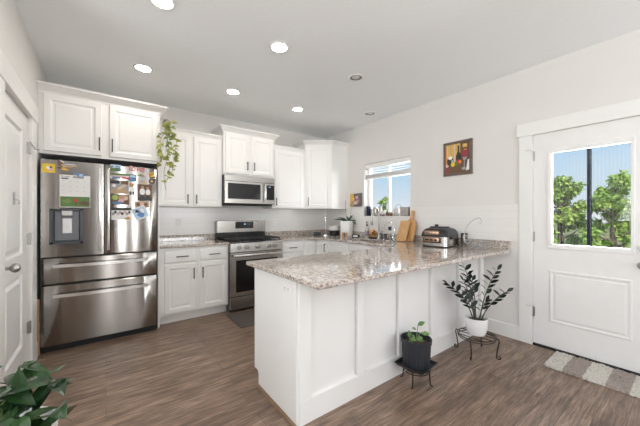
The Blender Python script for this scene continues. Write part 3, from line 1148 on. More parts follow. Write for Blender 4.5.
def steel_front(x0, x1, z0, z1, name, hole=None, depth=0.07, bulge=0.006):
    mb = MB()
    n = 12
    if hole is None:
        cols = [x0 + (x1 - x0) * i / n for i in range(n + 1)]
        rings = []
        for z, dy in ((z0, 0.006), (z0 + 0.006, 0.0), (z1 - 0.006, 0.0), (z1, 0.006)):
            rg = []
            for i, x in enumerate(cols):
                e_ = 0.007 if i in (0, n) else 0
                rg.append((x, fy + max(dy, e_) + bulge * (2 * i / n - 1) ** 2, z))
            rg += [(x1, fy + depth, z), (x0, fy + depth, z)]
            rings.append(rg)
        mb.loops(rings)
    else:
        hx0, hx1, hz0, hz1 = hole
        for a in ((x0, hx0, z0, z1), (hx1, x1, z0, z1), (hx0, hx1, z0, hz0), (hx0, hx1, hz1, z1)):
            mb.box(a[0], a[1], fy, fy + depth, a[2], a[3])
        bmesh.ops.remove_doubles(mb.bm, verts=mb.bm.verts[:], dist=1e-5)
    return mb.build(name, M_STEEL, fr, 30)


def bar(pts, r, parent, mts=M_CHROME, flat_=1.0):
    MB().tube(pts, r, 10).build('handle', mts, parent, 50)


dl_ = steel_front(-0.472, -0.019, 0.878, 1.772, 'door', (-0.413, -0.175, 0.992, 1.322))
dr_ = steel_front(-0.011, 0.444, 0.878, 1.772, 'door')
du_ = steel_front(-0.472, 0.444, 0.628, 0.864, 'drawer')
db_ = steel_front(-0.472, 0.444, 0.060, 0.612, 'drawer')
for hx, dd in ((-0.048, dl_), (0.020, dr_)):
    mb = MB()
    mb.box(hx - 0.012, hx + 0.012, fy - 0.058, fy - 0.040, 0.915, 1.725, 0.005, 2)
    for z in (0.93, 1.71):
        mb.box(hx - 0.010, hx + 0.010, fy - 0.042, fy + 0.004, z - 0.014, z + 0.014, 0.003)
    mb.build('handle', M_HANDLE, dd, 40)
for zc, dd in ((0.795, du_), (0.520, db_)):
    mb = MB()
    rings = []
    for i in range(13):
        q = i / 12
        x = lerp(-0.388, 0.362, q)
        b_ = 0.030 + 0.030 * (1 - (2 * q - 1) ** 2)
        rings.append([(x, fy - b_ - 0.008, zc - 0.014), (x, fy - b_ + 0.008, zc - 0.014), (x, fy - b_ + 0.008, zc + 0.014), (x, fy - b_ - 0.008, zc + 0.014)])
    mb.loops(rings)
    for x in (-0.378, 0.352):
        mb.box(x - 0.012, x + 0.012, fy - 0.030, fy + 0.008, zc - 0.012, zc + 0.012, 0.002)
    mb.build('handle', M_HANDLE, dd, 40)
# dispenser recess
mb = MB()
x0, x1, z0, z1 = -0.413, -0.175, 0.992, 1.322
mb.box(x0, x1, fy + 0.058, fy + 0.066, z0, z1)
mb.box(x0, x0 + 0.022, fy - 0.003, fy + 0.06, z0, z1)
mb.box(x1 - 0.022, x1, fy - 0.003, fy + 0.06, z0, z1)
mb.box(x0, x1, fy - 0.003, fy + 0.06, z0, z0 + 0.022)
mb.box(x0, x1, fy - 0.003, fy + 0.06, z1 - 0.014, z1)
dp = mb.build('water_dispenser', mat('dispenser_frame', (0.055, 0.06, 0.075), 0.3), dl_)
B(x0 + 0.03, x1 - 0.03, fy + 0.045, fy + 0.058, z0 + 0.03, z1 - 0.02, 0.004).build('recess_panel', mat('dispenser_grey', (0.16, 0.16, 0.17), 0.35, 0.4), dp)
B(-0.335, -0.250, fy - 0.002, fy + 0.05, 1.255, 1.310, 0.006).build('spout', M_NICKEL, dp)
B(-0.330, -0.255, fy + 0.03, fy + 0.046, 1.09, 1.235, 0.004).build('paddle', mat('paddle_silver', (0.62, 0.61, 0.6), 0.3, 0.5), dp)

# items on the refrigerator doors
FF = front_y(0, fy - 0.0010)


def paper(name, label, cat, x0, z0, x1, z1, base, marks, tilt=0.0, group=None, th=0.0012, lift=0.0):
    """thin card on the fridge front; marks = [(poly in 0..1 coords, material)], layered"""
    w_, h_ = x1 - x0, z1 - z0
    cx, cz = (x0 + x1) / 2, (z0 + z1) / 2
    ca, sa = math.cos(tilt), math.sin(tilt)
    F = Frame((cx, fy - 0.0006 - lift, cz), (ca, 0, sa), (-sa, 0, ca), (0, -1, 0))
    mb = MB()
    mb.fbox(F, -w_ / 2, w_ / 2, -h_ / 2, h_ / 2, 0, th)
    mts = [base]
    for k, (poly, m) in enumerate(marks):
        mts.append(m)
        mb.mi = len(mts) - 1
        mb.fpoly(F, [((a - 0.5) * w_, (b - 0.5) * h_) for a, b in poly], th + 0.0002 * (k + 1))
    o = mb.build(name, mts, origin=(cx, fy - lift, cz), recalc=False)
    return tag(o, label, cat, group)


def rect(a0, b0, a1, b1):
    return [(a0, b0), (a1, b0), (a1, b1), (a0, b1)]


def blob(cx, cy, rx, ry=None, n=14, jit=0.0, seed=1):
    rr = random.Random(seed)
    ry = rx if ry is None else ry
    return [(cx + rx * math.cos(2 * PI * i / n) * (1 + rr.uniform(-jit, jit)), cy + ry * math.sin(2 * PI * i / n) * (1 + rr.uniform(-jit, jit))) for i in range(n)]


c_white = flat('paper', (0.82, 0.81, 0.79))
c_yel = flat('yellow', (0.80, 0.55, 0.02))
c_red = flat('red', (0.60, 0.03, 0.03))
c_grn = flat('green', (0.10, 0.20, 0.05))
c_lgrn = flat('lime', (0.33, 0.46, 0.10))
c_blu = flat('blue', (0.10, 0.22, 0.48))
c_sky = flat('sky', (0.45, 0.62, 0.78))
c_tan = flat('tan', (0.48, 0.33, 0.20))
c_brn = flat('brown', (0.14, 0.075, 0.04))
c_dk = flat('dark', (0.03, 0.028, 0.03))
c_gry = flat('grey', (0.34, 0.33, 0.34))
c_org = flat('orange', (0.75, 0.28, 0.04))
c_pnk = flat('pink', (0.70, 0.42, 0.42))
c_sand = flat('sand', (0.62, 0.50, 0.36))
c_och = flat('ochre', (0.66, 0.42, 0.10))
c_wine = flat('wine', (0.30, 0.04, 0.06))
c_skin = flat('tanned', (0.50, 0.28, 0.18))
c_purp = flat('plum', (0.26, 0.12, 0.24))
MG = 'things held on the refrigerator doors'
paper('fridge_magnet', 'yellow rectangular magnet at the top left of the fridge door', 'magnet', -0.459, 1.652, -0.374, 1.733, c_yel,
      [(blob(0.55, 0.5, 0.24, 0.3, 9, 0.3, 2), c_pnk), (blob(0.45, 0.55, 0.15, 0.18, 9, 0.3, 4), c_white), (blob(0.66, 0.6, 0.1, 0.12, 8, 0.3, 5), c_brn)], group=MG)
mb = MB()
mts = [c_tan, c_white, c_sky, c_brn, c_och]
for k, (poly, mi, c0, c1) in enumerate((([(-.068, .035), (-.055, .055), (-.02, .04), (-.03, .005), (-.06, 0)], 3, 0, 0.006), ([(-.05, .055), (-.02, .04), (-.015, .022), (-.04, .04)], 1, 0.006, 0.008),
                                        ([(-.04, .01), (.0, .025), (.07, .02), (.078, .0), (.02, -.012), (-.02, -.012)], 0, 0, 0.008), ([(-.02, .018), (.05, .026), (.07, .016), (.0, .012)], 2, 0.008, 0.010),
                                        ([(-.07, -.005), (-.02, -.012), (.02, -.03), (.0, -.045), (-.05, -.03)], 4, 0, 0.007), ([(-.065, -.008), (-.03, -.012), (-.03, -.028), (-.06, -.03)], 3, 0.007, 0.008))):
    mb.mi = mi
    mb.fprism(Frame((-0.295, fy - 0.001, 1.722), (1, 0, 0), (0, 0, 1), (0, -1, 0)), poly, c0, c1)
tag(mb.build('fridge_magnet', mts, origin=(-0.295, fy, 1.722)), 'brown and blue animal shaped magnet above the calendar', 'magnet', MG)
marks = [(rect(0.06, 0.93, 0.11, 0.97), c_gry), (rect(0.15, 0.935, 0.33, 0.955), c_gry), (rect(0.06, 0.87, 0.28, 0.905), c_dk), (rect(0.02, 0.02, 0.98, 0.335), c_grn), (blob(0.25, 0.2, 0.14, 0.06, 12, 0.4, 3), flat('moss', (0.18, 0.27, 0.07))), (blob(0.8, 0.13, 0.16, 0.06, 12, 0.4, 6), c_brn),
         (blob(0.52, 0.22, 0.065, 0.055, 10), c_red), ([(0.5, 0.18), (0.54, 0.18), (0.53, 0.05), (0.49, 0.05)], c_brn)]
for r_ in range(3):
    for c_ in range(4):
        a0, b0 = 0.07 + c_ * 0.225, 0.42 + r_ * 0.145
        marks.append((rect(a0, b0 + 0.085, a0 + 0.10, b0 + 0.092), c_gry))
        for q in range(3):
            marks.append((rect(a0, b0 + 0.02 * q, a0 + 0.17, b0 + 0.004 + 0.02 * q), flat('faint', (0.70, 0.69, 0.68))))
paper('wall_calendar', 'white year calendar with a red bird picture above the water dispenser', 'calendar', -0.344, 1.336, -0.122, 1.642, c_white, marks)
paper('fridge_magnet', 'small blue picture magnet holding up the calendar', 'magnet', -0.249, 1.614, -0.170, 1.664, c_blu, [(rect(0, 0, 1, 0.35), c_gry), (rect(0.0, 0.3, 0.4, 0.6), c_sand), (rect(0.55, 0.4, 0.9, 0.85), c_sky)], -0.05, MG, 0.004, 0.0015)


def scene_marks(sky, land, dots, seed):
    rr = random.Random(seed)
    m = [(rect(0, 0.45, 1, 1), sky), ([(0, 0), (1, 0), (1, 0.4), (0.6, 0.55), (0.3, 0.42), (0, 0.6)], land)]
    for k in range(9):
        m.append((blob(rr.uniform(0.12, 0.88), rr.uniform(0.15, 0.75), rr.uniform(0.05, 0.11), rr.uniform(0.06, 0.16), 8, 0.3, k), rr.choice(dots)))
    return m


FG = 'photographs on the right refrigerator door'
paper('photograph', 'blue and grey landscape photo at the top of the right fridge door', 'photograph', 0.036, 1.712, 0.122, 1.778, c_gry, scene_marks(c_sky, c_grn, [c_dk, c_blu, c_gry], 1), 0, FG)
paper('photograph', 'wide thin strip photo of green and pink scenery', 'photograph', 0.034, 1.638, 0.195, 1.690, c_white, [(rect(0, 0.62, 1, 1), c_grn), (rect(0, 0.3, 0.8, 0.55), c_pnk), (rect(0.1, 0, 0.5, 0.28), c_blu), (rect(0.6, 0, 1, 0.3), c_red)], 0, FG)
paper('photograph', 'large photo of a grey road and dark hills', 'photograph', 0.036, 1.484, 0.185, 1.618, c_gry, [([(0, 0), (1, 0), (0.9, 0.35), (0.3, 0.4), (0, 0.2)], c_tan), ([(0.35, 0.4), (0.8, 0.75), (0.9, 0.62), (0.5, 0.3)], c_sand), (rect(0, 0.75, 0.5, 1), c_dk), (blob(0.2, 0.6, 0.13, 0.12, 9, .3), c_white), (rect(0.6, 0.72, 1, 1), c_brn)], 0, FG)
paper('photograph', 'green rimmed group photo left of the small figure magnet', 'photograph', 0.046, 1.372, 0.192, 1.474, c_brn, [(blob(0.2, 0.7, 0.18, 0.26), c_lgrn), (rect(0.4, 0.5, 0.95, 0.95), c_skin), (blob(0.55, 0.4, 0.2, 0.2, 9, .3), c_pnk), (rect(0.05, 0.05, 0.6, 0.28), c_blu), (blob(0.8, 0.62, 0.12, 0.2), c_sand)], 0, FG)
paper('photograph', 'black and white crowd photo at the bottom left of the right fridge door', 'photograph', 0.044, 1.216, 0.212, 1.340, c_white, [(rect(0, 0.78, 1, 1), c_dk)] + [(blob(0.08 + 0.115 * k, 0.5 + 0.12 * (k % 2), 0.07, 0.13, 8, .3, k), (c_gry, c_dk, c_pnk)[k % 3]) for k in range(8)], 0, FG)
paper('photograph', 'brown photo of two people in white shirts on the right fridge door', 'photograph', 0.266, 1.418, 0.398, 1.592, c_brn, [(rect(0, 0, 1, 0.22), c_dk), (blob(0.33, 0.55, 0.19, 0.22, 10), c_white), (blob(0.72, 0.52, 0.17, 0.2, 10), c_white), (blob(0.35, 0.82, 0.09, 0.09), c_skin), (blob(0.7, 0.77, 0.09, 0.09), c_skin), (rect(0.22, 0.2, 0.45, 0.36), c_dk), (rect(0.6, 0.2, 0.85, 0.36), c_dk)], 0, FG)
paper('photograph', 'tilted blue photo at the lower right of the right fridge door', 'photograph', 0.225, 1.225, 0.355, 1.352, c_white, [(rect(0.06, 0.06, 0.94, 0.94), c_sky), (blob(0.5, 0.4, 0.25, 0.25, 10, .3), c_blu), (blob(0.35, 0.7, 0.15, 0.13, 9, .3), c_dk), (blob(0.7, 0.6, 0.14, 0.2, 9, .3), c_white)], 0.42, FG, lift=0.003)
paper('photograph', 'small round cornered photo of a family above the tilted blue photo', 'photograph', 0.24, 1.345, 0.37, 1.412, c_tan, [(blob(0.25, 0.5, 0.14, 0.3, 9, .2), c_brn), (blob(0.5, 0.55, 0.14, 0.3, 9, .2), c_pnk), (blob(0.78, 0.45, 0.14, 0.3, 9, .2), c_brn)], 0.05, FG, lift=0.0015)
paper('photograph', 'small dark photo strip between the word magnet and the figure magnet', 'photograph', 0.192, 1.616, 0.254, 1.690, c_dk, [(rect(0.1, 0.55, 0.9, 0.9), c_sky), (rect(0.1, 0.1, 0.9, 0.45), c_blu)], 0, FG)


def magnet_shape(label, c, parts, mts, sc=1.0):
    mb = MB()
    F = Frame((c[0], fy - 0.0045, c[1]), (1, 0, 0), (0, 0, 1), (0, -1, 0))
    for poly, mi, c0, c1 in parts:
        mb.mi = mi
        mb.fprism(F, [(a * sc, b * sc) for a, b in poly], c0, c1)
    return tag(mb.build('fridge_magnet', mts, origin=(c[0], fy, c[1])), label, 'magnet', MG)


magnet_shape('small figure magnet with orange hair and white shirt', (0.217, 1.535),
             [(blob(0, 0, .026, .032), 0, -.002, .004), (blob(0, 0.04, .016, .018), 1, -.002, .005), (blob(0, 0.052, .018, .010), 2, .004, .006), (rect(-.02, -.06, -.004, -.025), 3, -.002, .004), (rect(.004, -.06, .02, -.025), 3, -.002, .004)], [c_white, c_skin, c_org, c_dk])
magnet_shape('cluster magnet of orange and green flowers right of the word magnet', (0.398, 1.703),
             [(blob(-.012, .004, .018), 0, -.002, .006), (blob(.012, .008, .016), 1, -.002, .005), (blob(0, -.014, .016), 2, -.002, .006), (blob(.018, -.012, .010), 3, -.002, .006)], [c_org, c_lgrn, c_yel, c_white])
magnet_shape('dark rounded magnet at the right edge of the fridge door', (0.405, 1.635),
             [(blob(-.006, 0, .028, .024, 12, .15), 0, -.002, .006), (blob(.016, .006, .014), 1, -.002, .007), (blob(-.01, -.006, .012), 2, .006, .008)], [c_brn, c_dk, c_tan])
magnet_shape('pale green butterfly magnet under the word magnet', (0.294, 1.686),
             [([(0, 0), (-.03, .012), (-.034, -.004), (-.012, -.013)], 0, -.002, .003), ([(0, 0), (.03, .012), (.034, -.004), (.012, -.013)], 1, -.002, .003), (rect(-.002, -.012, .002, .012), 2, -.002, .004)], [c_lgrn, c_tan, c_dk])
magnet_shape('tan clip magnet above the photo of two people', (0.325, 1.602), [([(-.035, -.01), (.04, -.012), (.042, .008), (-.03, .012)], 0, -.002, .008), (rect(-.01, .008, .012, .02), 1, -.002, .008)], [c_sand, c_tan])
magnet_shape('orange leaf magnet at the corner of the crowd photo', (0.180, 1.232), [([(-.03, -.006), (-.005, -.016), (.03, .0), (.005, .018), (-.012, .008)], 0, -.002, .004), (blob(-.018, -.004, .012, .008), 1, .004, .006)], [c_org, c_lgrn])


def text_mesh(body, size, F, depth, m, name, parent=None, shear=0.0, spacing=1.0):
    cu = bpy.data.curves.new(name, 'FONT')
    cu.body = body
    cu.size = size
    cu.align_x = 'CENTER'
    cu.align_y = 'CENTER'
    cu.shear = shear
    cu.space_character = spacing
    cu.extrude = depth / 2
    cu.offset = 0.0
    tmp = bpy.data.objects.new(name + '_tmp', cu)
    COL.objects.link(tmp)
    dg = bpy.context.evaluated_depsgraph_get()
    me = bpy.data.meshes.new_from_object(tmp.evaluated_get(dg))
    bpy.data.objects.remove(tmp)
    bm = bmesh.new()
    bm.from_mesh(me)
    R_ = Matrix((F.u, F.v, F.n)).transposed().to_4x4()
    bm.transform(Matrix.Translation(F.p(0, 0, depth / 2)) @ R_)
    bpy.data.meshes.remove(me)
    mb = MB()
    mb.bm.free()
    mb.bm = bm
    return mb.build(name, m, parent, recalc=False) if parent else mb.build(name, m, origin=F.o, recalc=False)


tag(text_mesh('love', 0.088, Frame((0.255, fy - 0.0012, 1.752), (1, 0, 0.02), (0, 0, 1), (0, -1, 0)), 0.005, c_red, 'fridge_magnet', shear=0.25, spacing=0.95), 'red word magnet at the top of the right fridge door', 'magnet', MG)

t = tag(B(-0.498, -0.479, 3.575, 3.60, 0.0, 0.50, 0.002).build('wooden_board', M_OAK, origin=(-0.489, 3.587, 0)), 'narrow raw wooden board standing between fridge and wall', 'board')

# ------------------------------------------------------------------ microwave
t = thing('microwave', 'stainless over-the-range microwave above the stove', 'microwave', (1.656, 4.05, 1.42))
my = 3.835
B(1.278, 2.034, my + 0.03, YB, 1.425, 1.818, 0.003).build('body', mat('microwave_side', (0.10, 0.10, 0.105), 0.4, 0.3), t)
B(1.29, 2.02, my + 0.06, YB - 0.05, 1.408, 1.4245).build('vent_bottom', M_DARK, t)
mb = MB()
mb.fbox(front_y(0, my + 0.03), 1.278, 1.840, 1.428, 1.735, 0, 0.03, 0.004)
dm = mb.build('door', M_STEELH, t, 30)
MB().fbox(front_y(0, my), 1.322, 1.800, 1.490, 1.706, 0.0005, 0.003, 0.001).build('window', M_OVENGL, dm)
mb = MB()
mb.box(1.852, 1.874, my - 0.045, my - 0.028, 1.455, 1.725, 0.005, 2)
for z in (1.475, 1.705):
    mb.box(1.855, 1.871, my - 0.03, my + 0.004, z - 0.01, z + 0.01)
mb.build('handle', M_HANDLE, dm, 40)
mb = MB()
mb.fbox(front_y(0, my + 0.03), 1.842, 2.034, 1.428, 1.735, 0, 0.03, 0.004)
cpn = mb.build('control_panel', M_STEELH, t, 30)
mb = MB()
mb.fbox(front_y(0, my), 1.880, 2.022, 1.490, 1.706, 0.0005, 0.003, 0.001)
mb.build('keypad', M_OVENGL, cpn)
MB().fbox(front_y(0, my), 1.93, 1.96, 1.675, 1.687, 0.003, 0.0038).build('display', mat('blue_display', (0.02, 0.05, 0.08), 0.3, vary=0, emit=(0.25, 0.6, 0.9), strength=0.6), cpn)
MB().fbox(front_y(0, my + 0.03), 1.278, 2.034, 1.737, 1.816, 0, 0.026, 0.004).build('top_vent', M_STEELH, t, 30)

# ------------------------------------------------------------------ range
t = thing('range', 'stainless gas range with black cooktop between the base cabinets', 'stove', (1.655, 3.9, 0))
sx0, sx1 = 1.276, 2.034
B(sx0, sx1, 3.655, 4.235, 0.03, 0.885).build('body', M_GREYPL, t)
B(sx0 + 0.02, sx1 - 0.02, 3.68, 4.2, 0.0, 0.03).build('base', M_DARK, t)
mb = MB()
F = front_y(0, 3.655)
for a0, a1, b0, b1 in ((sx0 + 0.003, sx0 + 0.075, 0.205, 0.772), (sx1 - 0.075, sx1 - 0.003, 0.205, 0.772), (sx0 + 0.075, sx1 - 0.075, 0.205, 0.255), (sx0 + 0.075, sx1 - 0.075, 0.672, 0.772)):
    mb.fbox(F, a0, a1, b0, b1, 0, 0.045)
bmesh.ops.remove_doubles(mb.bm, verts=mb.bm.verts[:], dist=1e-5)
od = mb.build('oven_door', M_STEELH, t, 30)
MB().fbox(F, sx0 + 0.07, sx1 - 0.07, 0.25, 0.677, 0.02, 0.043).build('window', M_OVENGL, od)
mb = MB()
mb.fbox(F, sx0 + 0.035, sx1 - 0.035, 0.722, 0.750, 0.090, 0.106, 0.006, 2)
for a in (sx0 + 0.06, sx1 - 0.06):
    mb.fbox(F, a - 0.012, a + 0.012, 0.726, 0.746, 0.04, 0.094, 0.003)
mb.build('handle', M_HANDLE, od, 40)
MB().fbox(F, sx0 + 0.003, sx1 - 0.003, 0.035, 0.192, 0, 0.042, 0.004).build('drawer', M_STEELH, t, 30)
mb = MB()
mb.loops([[(x, 3.60, 0.782), (x, 3.66, 0.782), (x, 3.66, 0.905), (x, 3.625, 0.905), (x, 3.605, 0.895)] for x in (sx0, sx1)])
cpn = mb.build('control_panel', M_HANDLE, t, 20)
for kx in (1.395, 1.495, 1.655, 1.815, 1.912):
    mb = MB()
    y = 3.601
    mb.cyl((kx, y, 0.838), (kx, y - 0.008, 0.838), 0.030, 0.029, 20)
    mb.cyl((kx, y - 0.008, 0.838), (kx, y - 0.038, 0.838), 0.025, 0.022, 20)
    mb.box(kx - 0.003, kx + 0.003, y - 0.040, y - 0.034, 0.822, 0.854)
    mb.build('knob', M_NICKEL, cpn, 40)
B(sx0, sx1, 3.628, 4.16, 0.885, 0.913, 0.004).build('cooktop', mat('black_enamel', (0.012, 0.012, 0.013), 0.25), t)
for bx, by, br_ in ((1.42, 3.77, 0.045), (1.42, 4.02, 0.038), (1.655, 3.90, 0.05), (1.89, 3.77, 0.038), (1.89, 4.02, 0.045)):
    MB().lathe([(br_ + 0.02, 0.913), (br_ + 0.02, 0.919), (br_, 0.921), (br_, 0.93), (br_ - 0.006, 0.934)], (bx, by, 0), 20).build('burner', M_BLACK, t, 40)
for gx0, gx1 in ((1.288, 1.532), (1.536, 1.774), (1.778, 2.022)):
    mb = MB()
    for x in (gx0, gx1 - 0.012):
        mb.box(x, x + 0.012, 3.65, 4.14, 0.936, 0.950, 0.002)
    for y in (3.65, 3.77, 3.89, 4.01, 4.128):
        mb.box(gx0, gx1, y, y + 0.012, 0.936, 0.950, 0.002)
    mb.box((gx0 + gx1) / 2 - 0.006, (gx0 + gx1) / 2 + 0.006, 3.65, 4.14, 0.938, 0.953, 0.002)
    for x in (gx0 + 0.004, gx1 - 0.016):
        for y in (3.652, 4.126):
            mb.box(x, x + 0.012, y, y + 0.012, 0.912, 0.938)
    mb.build('grate', mat('cast_iron', (0.018, 0.018, 0.019), 0.55), t)
mb = MB()
mb.box(sx0, sx1, 4.165, 4.235, 0.90, 1.008, 0.002)
bgd = mb.build('backguard', mat('black_enamel'), t)
B(sx0, sx1, 4.155, 4.235, 1.008, 1.180, 0.004).build('steel_face', M_STEELH, bgd, 30)
dsp = MB().fbox(front_y(0, 4.155), 1.545, 1.830, 1.065, 1.165, 0.0003, 0.003).build('display_panel', M_OVENGL, bgd)
MB().fbox(front_y(0, 4.155), 1.676, 1.704, 1.122, 1.138, 0.003, 0.0036).build('clock', mat('blue_display'), bgd)

# ------------------------------------------------------------------ outlets
def outlet(label, F, horizontal=False, dark=False):
    t = thing('wall_outlet', label, 'outlet', F.o, group='wall outlets')
    w_, h_ = (0.115, 0.072) if horizontal else (0.072, 0.115)
    mb = MB()
    mb.fbox(F, -w_ / 2, w_ / 2, -h_ / 2, h_ / 2, 0.0005, 0.007, 0.001)
    mb.build('cover_plate', M_PLASTIC, t)
    for s_ in (-1, 1):
        mb = MB()
        a, b = (s_ * 0.02, 0) if horizontal else (0, s_ * 0.02)
        mb.fbox(F, a - 0.014, a + 0.014, b - 0.014, b + 0.014, 0.007, 0.009, 0.001)
        mb.mi = 1
        for k in (-0.005, 0.005):
            if horizontal:
                mb.fbox(F, a - 0.006, a + 0.004, b + k - 0.002, b + k + 0.002, 0.0091, 0.0094)
            else:
                mb.fbox(F, a + k - 0.0015, a + k + 0.0015, b - 0.004, b + 0.006, 0.0091, 0.0094)
        mb.build('receptacle', [M_PLASTIC, c_dk], t)
    return t


outlet('white wall outlet on the tile above the left counter', front_y(0.795, YB - 0.008, 1.165))
outlet('white wall outlet on the tile just right of the range', front_y(2.245, YB - 0.008, 1.155))
outlet('white outlet set sideways in the peninsula end panel', Frame((PX, 1.528, 0.806), (0, -1, 0), (0, 0, 1), (-1, 0, 0)), True)
ot = outlet('white outlet behind the wire arch with a black plug in it', front_x(XR - 0.008, 2.70, 1.075))
tag(MB().box(XR - 0.052, XR - 0.0166, 2.68, 2.722, 1.045, 1.10, 0.008).build('power_plug', M_BLKPL, origin=(XR - 0.03, 2.70, 1.07)), 'black plug in the outlet left of the cutting boards', 'plug')

# ------------------------------------------------------------------ recessed lights
LG = 'recessed ceiling lights'
for x, y, on, lab in ((0.305, 2.19, True, 'lit recessed light at the top left edge nearest the camera'), (0.295, 3.30, True, 'lit recessed light in front of the refrigerator cabinet'),
                      (1.20, 2.18, True, 'lit recessed light in the middle of the ceiling over the peninsula end'), (1.195, 3.295, True, 'lit recessed light in front of the ivy cabinet'),
                      (2.10, 3.30, True, 'lit recessed light in front of the raised microwave cabinet'), (2.113, 2.175, False, 'unlit recessed light above the peninsula countertop'),
                      (3.014, 2.817, False, 'unlit recessed light above the sink')):
    t = thing('ceiling_light', lab, 'ceiling light', (x, y, ZC), group=LG)
    MB().lathe([(0.060, -0.003), (0.067, -0.009), (0.082, -0.005), (0.086, 0.0)], (x, y, ZC), 32, False, False).build('trim_ring', M_PLASTIC, t, 50)
    if on:
        MB().lathe([(0.0605, -0.0005), (0.061, -0.004), (0.043, -0.006), (0.002, -0.0065)], (x, y, ZC), 32, False, True).build('lens', M_LIGHT, t, 50)
    else:
        MB().lathe([(0.061, -0.004), (0.048, -0.0015), (0.043, -0.0005)], (x, y, ZC), 32, False, False).build('inner_cone', M_GREYPL, t, 50)  # dark grey stands in for the shade inside the recessed can
        MB().lathe([(0.043, -0.0006), (0.034, -0.006), (0.002, -0.009)], (x, y, ZC), 32, False, True).build('lens', M_LENSOFF, t, 50)

# ------------------------------------------------------------------ blind
t = thing('window_blind', 'white slatted blind drawn up at the top of the sink window', 'blind', (XR + 0.05, 2.81, 2.07))
y0, y1 = WIN[0] + 0.006, WIN[1] - 0.006
B(XR + 0.012, XR + 0.075, y0, y1, 2.015, 2.078, 0.003).build('headrail', M_PLASTIC, t)
for z in (1.99, 1.958, 1.926):
    mb = MB()
    mb.hexa([(XR + 0.02, y0, z - 0.010), (XR + 0.068, y0, z + 0.010), (XR + 0.068, y1, z + 0.010), (XR + 0.02, y1, z - 0.010), (XR + 0.02, y0, z - 0.007), (XR + 0.068, y0, z + 0.013), (XR + 0.068, y1, z + 0.013), (XR + 0.02, y1, z - 0.007)])
    mb.build('slat', M_PLASTIC, t)
for k in range(9):
    B(XR + 0.018, XR + 0.070, y0, y1, 1.862 + k * 0.0055, 1.8645 + k * 0.0055).build('slat', M_PLASTIC, t)
B(XR + 0.018, XR + 0.070, y0, y1, 1.840, 1.860, 0.002).build('bottom_rail', M_PLASTIC, t)
mb = MB()
for y in (2.50, 2.81, 3.12):
    mb.cyl((XR + 0.016, y, 1.85), (XR + 0.016, y, 2.02), 0.0012, seg=6)
mb.build('cord', M_PLASTIC, t)

# ------------------------------------------------------------------ pictures
def picture(name, label, F, w_, h_, fw, marks, base, depth=0.02, frame=True):
    t = thing(name, label, 'picture', F.o)
    mb = MB()
    if frame:
        for a0, a1, b0, b1 in ((-w_ / 2, w_ / 2, -h_ / 2, -h_ / 2 + fw), (-w_ / 2, w_ / 2, h_ / 2 - fw, h_ / 2), (-w_ / 2, -w_ / 2 + fw, -h_ / 2 + fw, h_ / 2 - fw), (w_ / 2 - fw, w_ / 2, -h_ / 2 + fw, h_ / 2 - fw)):
            mb.fbox(F, a0, a1, b0, b1, 0, depth, 0.003)
        mb.build('frame', M_FRAME, t)
        mb = MB()
    iw, ih = w_ - 2 * fw, h_ - 2 * fw
    d = depth * 0.5 if frame else depth
    mts = [base]
    mb.fbox(F, -iw / 2, iw / 2, -ih / 2, ih / 2, 0.0005, d)
    for k, (poly, m) in enumerate(marks):
        mts.append(m)
        mb.mi = len(mts) - 1
        mb.fpoly(F, [((a - 0.5) * iw, (b - 0.5) * ih) for a, b in poly], d + 0.0003 * (k + 1))
    mb.build('canvas', mts, t, recalc=False)
    return t


pm = [(rect(0, 0.25, 0.62, 1), c_och), (rect(0.04, 0.3, 0.09, 1), c_sand), (rect(0.2, 0.3, 0.24, 1), c_tan), (rect(0.36, 0.3, 0.42, 1), c_sand), (rect(0.0, 0.25, 0.05, 0.85), c_org), (rect(0.62, 0.45, 1, 1), c_brn), (rect(0.72, 0.84, 0.9, 0.95), c_och), (rect(0.76, 0.68, 0.88, 0.78), c_org),
      ([(0, 0), (1, 0), (1, 0.30), (0.5, 0.34), (0, 0.30)], c_brn),
      ([(0.44, 0.30), (0.66, 0.30), (0.66, 0.58), (0.58, 0.72), (0.58, 0.93), (0.51, 0.93), (0.51, 0.72), (0.44, 0.58)], c_dk),
      (blob(0.19, 0.42, 0.14, 0.17, 14), c_dk), (blob(0.20, 0.54, 0.09, 0.06, 10, .2), c_white), (blob(0.28, 0.42, 0.03, 0.05, 10), c_sky), (blob(0.31, 0.30, 0.09, 0.08, 14), c_yel), (blob(0.47, 0.33, 0.08, 0.09, 12, .1), c_grn), (blob(0.57, 0.37, 0.09, 0.08, 14), c_red), (blob(0.62, 0.36, 0.05, 0.06, 10), c_org),
      ([(0.69, 0.66), (0.73, 0.74), (0.90, 0.74), (0.94, 0.64), (0.90, 0.5), (0.72, 0.5)], c_wine), ([(0.72, 0.5), (0.90, 0.5), (0.86, 0.40), (0.76, 0.40)], c_gry), (rect(0.78, 0.14, 0.81, 0.40), c_gry), (blob(0.79, 0.12, 0.11, 0.05), c_gry),
      ([(0.86, 0.04), (0.99, 0.06), (0.99, 0.42), (0.93, 0.40)], c_white), (blob(0.06, 0.27, 0.08, 0.05, 10, .2), c_pnk), (rect(0, 0, 0.12, 0.2), c_wine)]
picture('framed_painting', 'framed still life painting of bottle and fruit right of the sink window', front_x(XR, 1.715, 1.940), 0.345, 0.405, 0.030, pm, c_brn)
sm = [(rect(0, 0, 0.35, 1), c_och), (rect(0.45, 0, 1, 1), flat('slate', (0.12, 0.11, 0.12))), (blob(0.55, 0.4, 0.34, 0.3, 16), c_purp), (blob(0.5, 0.28, 0.2, 0.14, 12), c_sand), (blob(0.3, 0.56, 0.11, 0.16, 10), c_yel), (blob(0.62, 0.7, 0.14, 0.12, 10), c_pnk), (blob(0.72, 0.42, 0.1, 0.1, 10), c_tan), (blob(0.18, 0.2, 0.14, 0.18, 9, .2), c_tan)]
